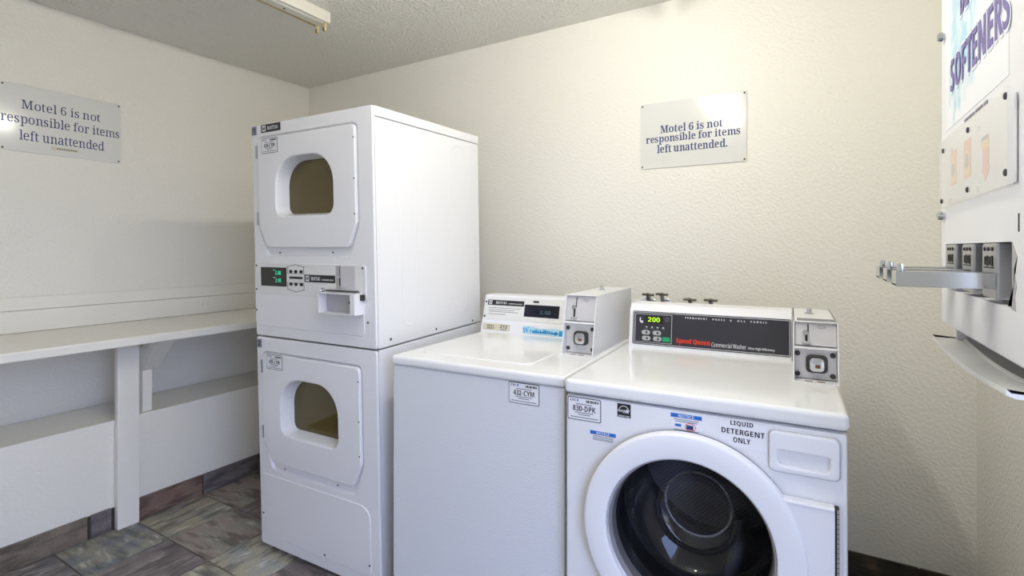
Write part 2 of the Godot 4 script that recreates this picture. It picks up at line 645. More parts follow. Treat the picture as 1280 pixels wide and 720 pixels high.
# ---------------------------------------------------------------- ceiling lights
func ceiling_light(at: Vector3, lit: bool, label: String) -> void:
	# a bare strip light, 1.24 m long, running along z
	var r := thing("ceiling_light", label, "ceiling light", at)
	var prof := rpoly([Vector2(-0.045, 0.0), Vector2(-0.04, -0.045), Vector2(-0.022, -0.058), Vector2(0.022, -0.058), Vector2(0.04, -0.045), Vector2(0.045, 0.0)], 0.002, 2)
	prof.reverse()
	var b := MB.new()
	prism(b, prof, -0.62, 0.62)
	obj("housing", b, M.fixture, r, 25.0)
	obj("side_flange", MB.new().rbox(Vector3(-0.0455, -0.03, 0), Vector3(0.003, 0.05, 1.238), 0.001), M.yellowed, r)
	obj("side_flange", MB.new().rbox(Vector3(0.0455, -0.03, 0), Vector3(0.003, 0.05, 1.238), 0.001), M.fixture, r)
	for sx in [-0.026, 0.026]:
		for sz in [-0.6, 0.6]:
			var h := obj("lamp_holder", MB.new().rbox(Vector3(sx, -0.073, sz), Vector3(0.02, 0.04, 0.012), 0.003), M.yellowed if not lit else M.fixture, r)
			obj("socket_slot", MB.new().rbox(Vector3(sx, -0.085, sz - signf(sz) * 0.006), Vector3(0.005, 0.016, 0.003), 0.0), M.ink, h)
	for sz in [-0.4, 0.4]:
		obj("screw", MB.new().lathe([Vector2(0.005, 0), Vector2(0.005, 0.002), Vector2(0.002, 0.003)], 10, Transform3D(Basis(Vector3.RIGHT, PI / 2), Vector3(0, -0.058, sz)), true, true), M.screw, r)
	if not lit: return
	for sx in [-0.026, 0.026]:
		var tb := MB.new()
		tb.tube([Vector3(sx, -0.085, -0.592), Vector3(sx, -0.085, 0.592)], 0.0128, 16)
		obj("lamp_tube", tb, M.tube, r)
	for k in 5:
		var l := OmniLight3D.new()
		l.name = "tube_light"
		l.position = Vector3(0, -0.125, -0.5 + 0.25 * k)
		l.light_color = Color(1.0, 0.99, 0.95)
		l.light_energy = 0.47
		l.light_size = 0.022
		l.omni_range = 12.0
		l.omni_attenuation = 2.0
		l.shadow_enabled = true
		r.add_child(l, true)

# ---------------------------------------------------------------- shelf on the left wall
func shelf() -> void:
	var s := thing("folding_shelf", "long cream painted wooden folding shelf along the left wall", "shelf", Vector3(0, 0, 0))
	var z0 := 0.02
	var z1 := 3.5
	var zm := (z0 + z1) / 2
	# worktop with a soft front nosing
	var prof := rpoly([Vector2(0.002, 0.866), Vector2(0.55, 0.864), Vector2(0.552, 0.903), Vector2(0.002, 0.907)], [0.0, 0.004, 0.009, 0.0], 4)
	var along_z := MB.new()
	prism(along_z, prof, z0, z1)
	obj("worktop", along_z, M.board, s)
	obj("backsplash", MB.new().rbox(Vector3(0.011, 0.958, zm), Vector3(0.018, 0.1, z1 - z0), 0.004), M.board, s)
	obj("batten", MB.new().rbox(Vector3(0.006, 1.039, zm), Vector3(0.008, 0.06, z1 - z0), 0.003), M.board, s)
	for q in [[0.979, 1.27], [0.952, 1.19], [0.962, 0.75], [0.96, 1.9]]:
		obj("screw", MB.new().lathe([Vector2(0.006, 0), Vector2(0.006, 0.0015), Vector2(0.003, 0.0025)], 12, Transform3D(Basis(Vector3.UP, PI / 2), Vector3(0.02, q[0], q[1])), true, true), M.board, s)
	# post down to the floor in front of the low wall
	obj("post", MB.new().rbox(Vector3(0.3685, 0.432, 1.2775), Vector3(0.032, 0.864, 0.089), 0.004), M.board, s)
	obj("leg", MB.new().rbox(Vector3(0.311, 0.601, 1.178), Vector3(0.045, 0.2, 0.042), 0.003), M.board, s)
	var br := MB.new()
	prism(br, PackedVector2Array([Vector2(0.288, 0.702), Vector2(0.334, 0.702), Vector2(0.51, 0.864), Vector2(0.395, 0.864), Vector2(0.288, 0.79)]), 1.134, 1.204, 0.002)
	obj("brace", br, M.board, s)
	for bz in [2.35]:
		obj("post", MB.new().rbox(Vector3(0.3685, 0.432, bz), Vector3(0.032, 0.864, 0.089), 0.004), M.board, s)

# ---------------------------------------------------------------- signs
func wall_sign(label: String, at: Vector3, turn: float, dot: bool, strip: bool) -> void:
	var s := thing("wall_sign", label, "sign", at, turn, "acrylic notices on the walls")
	var pl := MB.new()
	prism(pl, rect(-0.2315, -0.153, 0.2315, 0.153, 0.008), 0.001, 0.005, 0.001)
	obj("plate", pl, M.sign_plate, s)
	for x in [-0.222, 0.222]:
		for y in [-0.143, 0.143]:
			obj("screw", MB.new().lathe([Vector2(0.004, 0.005), Vector2(0.004, 0.0065), Vector2(0.002, 0.0075)], 12, Transform3D(Basis(), Vector3(x, y, 0)), false, true), M.screw, s)
	if dot:
		lettering("lettering", "Motel 6 is not", s, M.blue_ink, Vector3(-0.002, 0.027, 0.0052), 0.272, 0.037, true, true)
		lettering("lettering", "responsible for items", s, M.blue_ink, Vector3(0.0, -0.021, 0.0052), 0.41, 0.047, true, true)
		lettering("lettering", "left unattended.", s, M.blue_ink, Vector3(0.0, -0.064, 0.0052), 0.306, 0.038, true, true)
	else:
		lettering("lettering", "Motel 6 is not", s, M.blue_ink, Vector3(-0.008, 0.066, 0.0052), 0.30, 0.043, true, false)
		lettering("lettering", "responsible for items", s, M.blue_ink, Vector3(-0.002, -0.008, 0.0052), 0.452, 0.058, true, false)
		lettering("lettering", "left unattended", s, M.blue_ink, Vector3(-0.003, -0.076, 0.0052), 0.325, 0.046, true, false)
	if strip:
		var st := obj("sticker", MB.new().rbox(Vector3(0.0, -0.119, 0.0055), Vector3(0.105, 0.014, 0.001), 0.0), M.cream, s)
		for k in 9:
			obj("print_mark", MB.new().rbox(Vector3(-0.028 + k * 0.0088, -0.1195 + 0.0008 * sin(k * 2.3), 0.0062), Vector3(0.0062, 0.006, 0.0006), 0.0), M.grey_ink, st)

# ---------------------------------------------------------------- stickers
func asset_sticker(parent: Node, words: String, c: Vector3, w: float, h: float, small := false) -> void:
	# black-edged white asset label: emblem, bar code, machine number, lines of fine print
	var e := MB.new()
	prism(e, rect(-w / 2, -h / 2, w / 2, h / 2, 0.005, 3), 0.0, 0.0008)
	var s := obj("sticker", e, M.ink, parent)
	s.position = c
	var p := MB.new()
	prism(p, rect(-w / 2 + 0.002, -h / 2 + 0.002, w / 2 - 0.002, h / 2 - 0.002, 0.004, 3), 0.0008, 0.0012)
	obj("label_face", p, M.paper, s)
	lettering("lettering", "CSC", s, M.ink, Vector3(-w * 0.33, h * 0.37, 0.0012), w * 0.2, h * 0.1)
	obj("emblem", MB.new().rbox(Vector3(-w * 0.19, h * 0.37, 0.0014), Vector3(w * 0.035, h * 0.11, 0.0006), 0.0), M.sky_ink, s)
	var bars := MB.new()
	for k in 11:
		bars.rbox(Vector3(w * (0.06 + 0.036 * k), h * 0.355, 0.0014), Vector3(w * (0.014 + 0.008 * (k * 7 % 3)), h * 0.11, 0.0006), 0.0)
	obj("bar_code", bars, M.ink, s)
	lettering("lettering", words, s, M.ink, Vector3(0.0, h * 0.02, 0.0012), w * 0.68, h * 0.24)
	var lines := MB.new()
	for q in [[0.0, 0.21, 0.5], [0.0, -0.16, 0.55], [0.0, -0.25, 0.36], [0.0, -0.37, 0.82]]:
		lines.rbox(Vector3(w * q[0], h * q[1], 0.0014), Vector3(w * q[2], h * 0.035, 0.0006), 0.0)
	obj("fine_print", lines, M.grey_ink, s)

func notice(parent: Node, c: Vector3, w: float, h: float, pictures: bool) -> void:
	var s := obj("sticker", MB.new().rbox(Vector3.ZERO, Vector3(w, h, 0.001), 0.0), M.paper, parent)
	s.position = c
	var bh := h * (0.19 if pictures else 0.36)
	obj("header", MB.new().rbox(Vector3(0, h / 2 - bh / 2, 0.0007), Vector3(w, bh, 0.0008), 0.0), M.sky_ink, s)
	lettering("lettering", "NOTICE", s, M.white_ink, Vector3(0, h / 2 - bh / 2, 0.0012), w * 0.5, bh * 0.7)
	var lines := MB.new()
	if pictures:
		for q in [[0.22, 0.8], [0.13, 0.7], [-0.28, 0.8], [-0.37, 0.86], [-0.45, 0.6]]:
			lines.rbox(Vector3(0, h * q[0], 0.0008), Vector3(w * q[1], h * 0.035, 0.0005), 0.0)
		obj("picture", MB.new().rbox(Vector3(-w * 0.26, -h * 0.06, 0.0008), Vector3(w * 0.2, h * 0.12, 0.0006), 0.0), M.sky_ink, s)
		obj("picture", MB.new().rbox(Vector3(w * 0.12, -h * 0.1, 0.0008), Vector3(w * 0.22, h * 0.2, 0.0006), 0.0), M.blue_ink, s)
		var ring := MB.new()
		var pa := []
		for k in 19: pa.append(Vector3(w * 0.14 + cos(TAU * k / 18) * w * 0.17, -h * 0.08 + sin(TAU * k / 18) * h * 0.17, 0.001))
		ring.tube(pa, 0.0008, 5)
		obj("picture", ring, M.red_ink, s)
	else:
		for q in [0.02, -0.12, -0.26, -0.38]:
			lines.rbox(Vector3(0, h * q, 0.0008), Vector3(w * 0.8, h * 0.05, 0.0005), 0.0)
	obj("fine_print", lines, M.grey_ink, s)

func maker_badge(parent: Node, c: Vector3, w: float, h: float, second: String, tilt := 0.0) -> void:
	var b := obj("badge", MB.new().rbox(Vector3(0, 0, 0.001), Vector3(w, h, 0.002), 0.0005), M.black, parent)
	b.position = c
	b.rotation.x = tilt
	var e := obj("emblem", MB.new().rbox(Vector3(-w / 2 + h * 0.62, 0, 0.0022), Vector3(h * 0.72, h * 0.72, 0.0008), 0.0), M.white_ink, b)
	lettering("lettering", "M", e, M.black, Vector3(-w / 2 + h * 0.62, 0, 0.0027), h * 0.46, h * 0.4)
	if second == "":
		lettering("lettering", "MAYTAG", b, M.white_ink, Vector3(h * 0.45, 0, 0.002), w * 0.56, h * 0.46, true)
	else:
		lettering("lettering", "MAYTAG", b, M.white_ink, Vector3(-w * 0.12, 0, 0.002), w * 0.3, h * 0.46, true)
		lettering("lettering", second, b, M.white_ink, Vector3(w * 0.27, -h * 0.12, 0.002), w * 0.38, h * 0.2)

func number_badge(parent: Node, words: String, c: Vector3) -> void:
	var b := obj("number_badge", MB.new().rbox(Vector3.ZERO, Vector3(0.032, 0.036, 0.0015), 0.0004), M.badge_grey, parent)
	b.position = c
	lettering("lettering", words, b, M.ink, Vector3(0, 0, 0.0008), 0.009 if words == "1" else 0.014, 0.022)

func screw(parent: Node, at: Vector3, r := 0.004, turn := Basis()) -> void:
	obj("screw", MB.new().lathe([Vector2(r, 0), Vector2(r, 0.0015), Vector2(r * 0.6, 0.0026)], 10, Transform3D(turn, at), false, true), M.screw, parent)

# ---------------------------------------------------------------- stacked dryer
func dryer() -> void:
	var r := thing("stacked_dryer", "tall white stacked pair of coin dryers with two arched windows", "dryer", Vector3(1.0668, 0, 1.0632), deg_to_rad(1.705))
	r.rotation.x = deg_to_rad(1.5)
	var w := 0.69
	var dep := 0.705
	var door_c := Vector2(0.328, 1.54)
	for k in 2:
		var dy := -0.902 * k
		var lo := 0.922 if k == 0 else 0.022
		var hi := 1.811 if k == 0 else 0.917
		var off := Vector2(0, dy)
		var door := rpoly([Vector2(0.099, 1.295) + off, Vector2(0.567, 1.295) + off, Vector2(0.609, 1.385) + off, Vector2(0.609, 1.752) + off, Vector2(0.048, 1.752) + off, Vector2(0.046, 1.39) + off], [0.025, 0.025, 0.03, 0.022, 0.022, 0.03], 5)
		var recess := rpoly([Vector2(0.09, 1.258) + off, Vector2(0.572, 1.258) + off, Vector2(0.618, 1.385) + off, Vector2(0.618, 1.761) + off, Vector2(0.039, 1.761) + off, Vector2(0.037, 1.385) + off], [0.03, 0.03, 0.035, 0.026, 0.026, 0.035], 5)
		var win := rpoly([Vector2(0.158, 1.42) + off, Vector2(0.494, 1.42) + off, Vector2(0.494, 1.663) + off, Vector2(0.158, 1.663) + off], [0.045, 0.045, 0.13, 0.13], 9)
		var c := door_c + off
		# cabinet: open-fronted shell
		var cab := MB.new()
		var sh := rect(0.0015, lo, w - 0.0015, hi - (0.04 if k == 0 else 0.0), 0.004, 2)
		cab.loft([lift(sh, -0.0135), lift(sh, -dep + 0.004), lift(grow(sh, -0.004), -dep)], false, true)
		var cabinet := obj("cabinet", cab, M.enamel, r)
		# embossed stiffening ovals pressed into the side sheet
		if k == 0:
			for q in [[-0.24, -0.145], [-0.595, -0.47]]:
				var sw := MB.new()
				var outl := rect(q[0], lo + 0.06, q[1], hi - 0.07, absf(q[1] - q[0]) * 0.48, 8)
				var loops := [lift(grow(outl, 0.003), 0.0), lift(outl, 0.0012), lift(grow(outl, -0.004), 0.0012), lift(grow(outl, -0.007), 0.0)]
				sw.loft(loops, false, false, Transform3D(Vector3(0, 0, 1), Vector3(0, 1, 0), Vector3(1, 0, 0), Vector3(w - 0.0016, 0, 0)))
				obj("pressed_rib", sw, M.enamel, cabinet)
			for q in [[-0.078, 0.944], [-0.357, 0.937], [-0.635, 0.932]]:
				screw(cabinet, Vector3(w - 0.002, q[1] + 0.004, q[0]), 0.005, Basis(Vector3.UP, PI / 2))
			var cap := MB.new().rbox(Vector3(w / 2, hi - 0.019, -dep / 2 - 0.0065), Vector3(w, 0.038, dep - 0.013), 0.005, 2)
			obj("top_cap", cap, M.enamel, r)
		else:
			obj("side_trim", MB.new().rbox(Vector3(w - 0.001, hi - 0.021, -dep / 2 - 0.006), Vector3(0.003, 0.04, dep - 0.014), 0.001), M.enamel, r)
		# front panel with the door recess and the drum opening
		var outer := rect(0, lo, w, hi, 0.012, 4)
		var port := circle(c + Vector2(0, 0.0), 0.19, 48)
		var fp := MB.new()
		fp.loft(matched([outer, outer, grow(outer, -0.0025), grow(outer, -0.008), recess, grow(recess, -0.006), port], [-0.0105, -0.008, -0.002, 0.0, 0.0, -0.011, -0.012], c))
		var front := obj("front_panel", fp, M.enamel, r, 30.0)
		# drum
		var dr := MB.new()
		dr.lathe([Vector2(0.19, -0.012), Vector2(0.195, -0.08), Vector2(0.262, -0.085), Vector2(0.262, -0.55), Vector2(0.2, -0.585), Vector2(0.001, -0.59)], 48, Transform3D(Basis(), Vector3(c.x, c.y, 0)))
		var drum := obj("drum", dr, M.drum, r)
		for a in 3:
			var vane := MB.new()
			var ang := TAU * a / 3.0 + 0.5
			vane.rbox(Vector3(0.235, 0, -0.32), Vector3(0.06, 0.03, 0.46), 0.012, 1, Transform3D(Basis(Vector3.BACK, ang), Vector3(c.x, c.y, 0)))
			obj("drum_vane", vane, M.drum, drum)
		# door
		var dm := MB.new()
		dm.loft(matched([door, door, grow(door, -0.002), grow(door, -0.007), grow(win, 0.006), win, grow(win, -0.004), grow(win, -0.014)], [-0.01, 0.003, 0.0075, 0.0095, 0.0095, 0.0075, 0.001, -0.055], c))
		var d := obj("door", dm, M.enamel, r, 30.0)
		var gl := MB.new()
		prism(gl, grow(win, -0.0135), -0.052, -0.049)
		obj("window_glass", gl, M.tinted_glass, d)
		for hy in [1.696, 1.417]:
			obj("hinge", MB.new().rbox(Vector3(0.042, hy + dy, 0.004), Vector3(0.009, 0.055, 0.012), 0.003), M.steel, d)
		asset_sticker(d, "434-CYM" if k == 0 else "435-CYM", Vector3(0.13, 1.715 + dy if k == 0 else 0.82, 0.0095), 0.1, 0.062)
		number_badge(front, "1" if k == 0 else "2", Vector3(0.021, 1.787 if k == 0 else 0.889, 0.001))
		for q in [[0.16, 1.262], [0.47, 1.264]]:
			screw(front, Vector3(q[0], q[1] + dy + 0.012, -0.007), 0.0035)
		for hy in [1.7, 1.55, 1.42]:
			screw(d, Vector3(0.605, hy + dy, 0.009), 0.0028)
		if k == 0:
			maker_badge(front, Vector3(0.128, 1.79, 0.0), 0.122, 0.032, "")
			# pressed field under the control plate
			var em := MB.new()
			prism(em, rect(0.004, 0.966, 0.636, 1.105, 0.02, 4), -0.002, 0.003, 0.003)
			obj("pressed_field", em, M.enamel, front)
			for q in [[0.014, 1.032], [0.652, 1.02]]:
				screw(front, Vector3(q[0], q[1], 0.003 if q[0] < 0.1 else 0.0), 0.004)
			control_plate(r)
		else:
			var em := MB.new()
			prism(em, rpoly([Vector2(0.018, 0.07), Vector2(0.646, 0.07), Vector2(0.646, 0.333), Vector2(0.018, 0.333)], [0.03, 0.03, 0.05, 0.02], 6), -0.002, 0.003, 0.003)
			obj("pressed_field", em, M.enamel, front)
			for q in [[0.026, 0.16], [0.4, 0.085], [0.64, 0.115]]:
				screw(front, Vector3(q[0], q[1], 0.003), 0.004)
	for q in [Vector2(0.05, -0.04), Vector2(w - 0.05, -0.04), Vector2(0.05, -dep + 0.05), Vector2(w - 0.05, -dep + 0.05)]:
		var fh: float = 0.024 - q.y * 0.0262
		obj("foot", MB.new().lathe([Vector2(0.018, 0.0), Vector2(0.018, 0.008), Vector2(0.008, 0.01), Vector2(0.008, fh)], 16, Transform3D(Basis(Vector3.RIGHT, -PI / 2), Vector3(q.x, 0.0005 + q.y * 0.0265, q.y)), true, true), M.rubber, r)

func control_plate(r: Node3D) -> void:
	var pm := MB.new()
	prism(pm, rpoly([Vector2(0.006, 1.103), Vector2(0.4, 1.103), Vector2(0.648, 1.103), Vector2(0.648, 1.231), Vector2(0.006, 1.231)], [0.004, 0.0, 0.004, 0.016, 0.006], 4), 0.0, 0.004, 0.0015)
	var p := obj("control_plate", pm, M.shade_white, r)
	var z := 0.004
	var dsp := obj("display", MB.new().rbox(Vector3(0.13, 1.175, z), Vector3(0.162, 0.078, 0.002), 0.0006), M.display, p)
	for y in [1.192, 1.161]:
		lettering("display_digits", "2.00", dsp, M.glow_green, Vector3(0.16, y, z + 0.001), 0.036, 0.016)
		obj("display_dash", MB.new().rbox(Vector3(0.135, y + 0.011, z + 0.0014), Vector3(0.014, 0.0025, 0.0006), 0.0), M.glow_green, dsp)
	var ol := MB.new()
	var pts := [Vector2(0.213, 1.217), Vector2(0.267, 1.228), Vector2(0.32, 1.217)]
	for sg in [1.0, -1.0]:
		var pa := []
		for q in pts: pa.append(Vector3(q.x, 1.1725 + (q.y - 1.1725) * sg, z + 0.0004))
		ol.tube(pa, 0.0009, 5)
		for q in [[0.218, 0.032], [0.315, 0.032]]:
			ol.rbox(Vector3(q[0], 1.1725 + q[1] * sg, z + 0.0004), Vector3(0.0012, 0.024, 0.001), 0.0)
		ol.rbox(Vector3(0.267, 1.1725 + 0.019 * sg, z + 0.0004), Vector3(0.098, 0.0012, 0.001), 0.0)
	obj("printed_outline", ol, M.ink, p)
	for y in [1.199, 1.148]:
		for x in [0.238, 0.268, 0.3]:
			obj("button", MB.new().lathe([Vector2(0.0095, 0), Vector2(0.0095, 0.0015), Vector2(0.006, 0.0025)], 14, Transform3D(Basis.from_scale(Vector3(1, 0.72, 1)), Vector3(x, y, z)), false, true), M.ink, p)
	obj("selector_bar", MB.new().rbox(Vector3(0.268, 1.174, z + 0.0005), Vector3(0.078, 0.009, 0.0015), 0.0), M.ink, p)
	maker_badge(p, Vector3(0.405, 1.174, z), 0.171, 0.029, "COMMERCIAL")
	# coin slot plate
	var cp := obj("coin_plate", MB.new().rbox(Vector3(0.547, 1.184, z + 0.001), Vector3(0.098, 0.084, 0.003), 0.0008), M.plate, p)
	obj("slot_guard", MB.new().rbox(Vector3(0.511, 1.184, z + 0.003), Vector3(0.024, 0.084, 0.003), 0.001), M.grey_metal, cp)
	obj("coin_slot", MB.new().rbox(Vector3(0.52, 1.2, z + 0.0046), Vector3(0.003, 0.05, 0.001), 0.0), M.ink, cp)
	obj("coin_slot", MB.new().rbox(Vector3(0.52, 1.162, z + 0.0046), Vector3(0.006, 0.034, 0.001), 0.0), M.ink, cp)
	obj("return_knob", MB.new().lathe([Vector2(0.006, 0), Vector2(0.006, 0.01), Vector2(0.004, 0.012)], 14, Transform3D(Basis(), Vector3(0.52, 1.184, z + 0.003)), false, true), M.chrome, cp)
	obj("return_lever", MB.new().rbox(Vector3(0.522, 1.146, z + 0.007), Vector3(0.016, 0.008, 0.008), 0.002), M.grey_metal, cp)
	for q in [[0.02, 1.22], [0.018, 1.12], [0.634, 1.219]]:
		screw(p, Vector3(q[0], q[1], z), 0.0042)
	obj("lock", MB.new().lathe([Vector2(0.009, 0), Vector2(0.009, 0.006), Vector2(0.006, 0.008), Vector2(0.003, 0.004)], 16, Transform3D(Basis(), Vector3(0.425, 1.132, z)), false, true), M.chrome, p)
	# protruding coin vault tray, open in front
	var b := MB.new()
	var d := 0.047
	b.rbox(Vector3(0.538, 1.1255, d / 2), Vector3(0.19, 0.003, d), 0.0008)
	b.rbox(Vector3(0.538, 1.0505, d / 2), Vector3(0.19, 0.003, d), 0.0008)
	b.rbox(Vector3(0.4445, 1.088, d / 2), Vector3(0.003, 0.075, d), 0.0008)
	b.rbox(Vector3(0.6315, 1.088, d / 2), Vector3(0.003, 0.075, d), 0.0008)
	b.rbox(Vector3(0.621, 1.088, d - 0.0015), Vector3(0.022, 0.075, 0.003), 0.0006)
	var v := obj("coin_vault", b, M.enamel, r)
	obj("vault_plate", MB.new().rbox(Vector3(0.538, 1.088, 0.006), Vector3(0.184, 0.072, 0.004), 0.0006), M.grey_metal, v)
	obj("key_hole", MB.new().lathe([Vector2(0.006, 0.008), Vector2(0.006, 0.0095)], 14, Transform3D(Basis(), Vector3(0.57, 1.09, 0)), false, true), M.ink, v)
	obj("latch", MB.new().rbox(Vector3(0.638, 1.112, 0.012), Vector3(0.014, 0.022, 0.016), 0.003), M.screw, v)
	obj("vault_lip", MB.new().rbox(Vector3(0.53, 1.132, 0.008), Vector3(0.17, 0.004, 0.01), 0.001), M.screw, v)

# ---------------------------------------------------------------- coin box on a washer
func coin_box(parent: Node3D, at: Vector3, w: float, h: float, d: float, metal: Material, tall := 0.55) -> void:
	# sheet-metal housing: slot plate above, drop vault with its round lock below
	var th := 0.003
	var lean := 0.05
	var side := PackedVector2Array([Vector2(0, 0), Vector2(-lean * 0.1, h * 0.03), Vector2(-lean, h), Vector2(-d, h), Vector2(-d, 0)])
	var b := MB.new()
	var basis := Transform3D(Vector3(0, 0, 1), Vector3(0, 1, 0), Vector3(1, 0, 0), at)
	prism(b, side, 0.0, th, 0.0, basis)
	prism(b, side, w - th, w, 0.0, basis)
	b.rbox(at + Vector3(w / 2, h - th / 2, (-d - lean) / 2), Vector3(w, th, d - lean), 0.0008)
	b.rbox(at + Vector3(w / 2, th / 2, -0.03), Vector3(w, th, 0.06), 0.0008)
	b.rbox(at + Vector3(w / 2, h * tall, -lean * tall - 0.012), Vector3(w, 0.006, 0.024), 0.0015)
	b.rbox(at + Vector3(w / 2, h / 2, -d + 0.002), Vector3(w, h, th), 0.0)
	var box := obj("coin_box", b, M.enamel, parent)
	# slot plate, leaning with the front
	var up_h := h * (1.0 - tall) - 0.008
	var tilt := -atan(lean / h)
	var pc := at + Vector3(w / 2, h * (1.0 + tall) / 2.0, -lean * (1.0 + tall) / 2.0 - 0.012)
	var pl := obj("slot_plate", MB.new().rbox(Vector3.ZERO, Vector3(w - 0.008, up_h, 0.003), 0.0), metal, box)
	pl.position = pc
	pl.rotation.x = tilt
	obj("coin_slot", MB.new().rbox(Vector3(-w * 0.16, up_h * 0.24, 0.002), Vector3(0.003, up_h * 0.42, 0.002), 0.0), M.ink, pl)
	obj("coin_slot", MB.new().rbox(Vector3(-w * 0.2, -up_h * 0.2, 0.002), Vector3(0.006, up_h * 0.32, 0.002), 0.0), M.ink, pl)
	obj("return_knob", MB.new().lathe([Vector2(0.0075, 0), Vector2(0.0075, 0.008), Vector2(0.005, 0.011)], 16, Transform3D(Basis(), Vector3(-w * 0.22, up_h * 0.04, 0.0015)), false, true), M.chrome, pl)
	obj("return_lever", MB.new().rbox(Vector3(-w * 0.2, -up_h * 0.4, 0.006), Vector3(0.02, 0.008, 0.012), 0.002), M.grey_metal, pl)
	obj("coin_mark", MB.new().lathe([Vector2(0.012, 0.0015), Vector2(0.012, 0.0022)], 18, Transform3D(Basis.from_scale(Vector3(1, 0.5, 1)), Vector3(w * 0.14, up_h * 0.34, 0)), false, true), M.grey_metal, pl)
	# vault plate and lock
	var lo_h := h * tall - 0.01
	var vp := obj("vault_plate", MB.new().rbox(Vector3.ZERO, Vector3(w - 0.008, lo_h, 0.003), 0.0), metal, box)
	vp.position = at + Vector3(w / 2, lo_h / 2 + 0.005, -0.045)
	var rim := MB.new()
	prism(rim, rect(-0.026, -0.024, 0.026, 0.024, 0.012, 5), 0.0, 0.012, 0.003)
	var lock := obj("lock", rim, M.screw, vp)
	lock.position = Vector3(w * 0.03, lo_h * 0.02, 0.001)
	var face := MB.new()
	prism(face, rect(-0.018, -0.019, 0.018, 0.019, 0.011, 5), 0.012, 0.022, 0.003)
	obj("lock_face", face, M.chrome, lock)
	obj("key_hole", MB.new().rbox(Vector3(0.002, -0.004, 0.0222), Vector3(0.012, 0.009, 0.0012), 0.0), M.rust, lock)
	for q in [Vector2(-0.4, 0.34), Vector2(0.38, 0.34), Vector2(-0.4, -0.36), Vector2(0.38, -0.36)]:
		obj("bolt", MB.new().lathe([Vector2(0.007, 0.001), Vector2(0.007, 0.004), Vector2(0.005, 0.0055)], 12, Transform3D(Basis(), Vector3(q.x * w, q.y * lo_h, 0)), false, true), M.screw, vp)
	for x in [0.35, 0.62]:
		obj("drain_hole", MB.new().rbox(at + Vector3(w * x, th + 0.0005, -0.014), Vector3(0.018, 0.001, 0.007), 0.0004), M.rust, box)
	if tall > 0.55:
		obj("top_label", MB.new().rbox(at + Vector3(w * 0.52, h + 0.0004, -lean - 0.04), Vector3(w - 0.016, 0.001, 0.05), 0.0), M.grey_ink, box)
	obj("top_bolt", MB.new().lathe([Vector2(0.014, 0), Vector2(0.014, 0.003), Vector2(0.007, 0.004), Vector2(0.007, 0.014), Vector2(0.005, 0.016)], 14, Transform3D(Basis(Vector3.RIGHT, -PI / 2), at + Vector3(w * 0.42, h, -d * 0.62)), false, true), M.chrome, box)

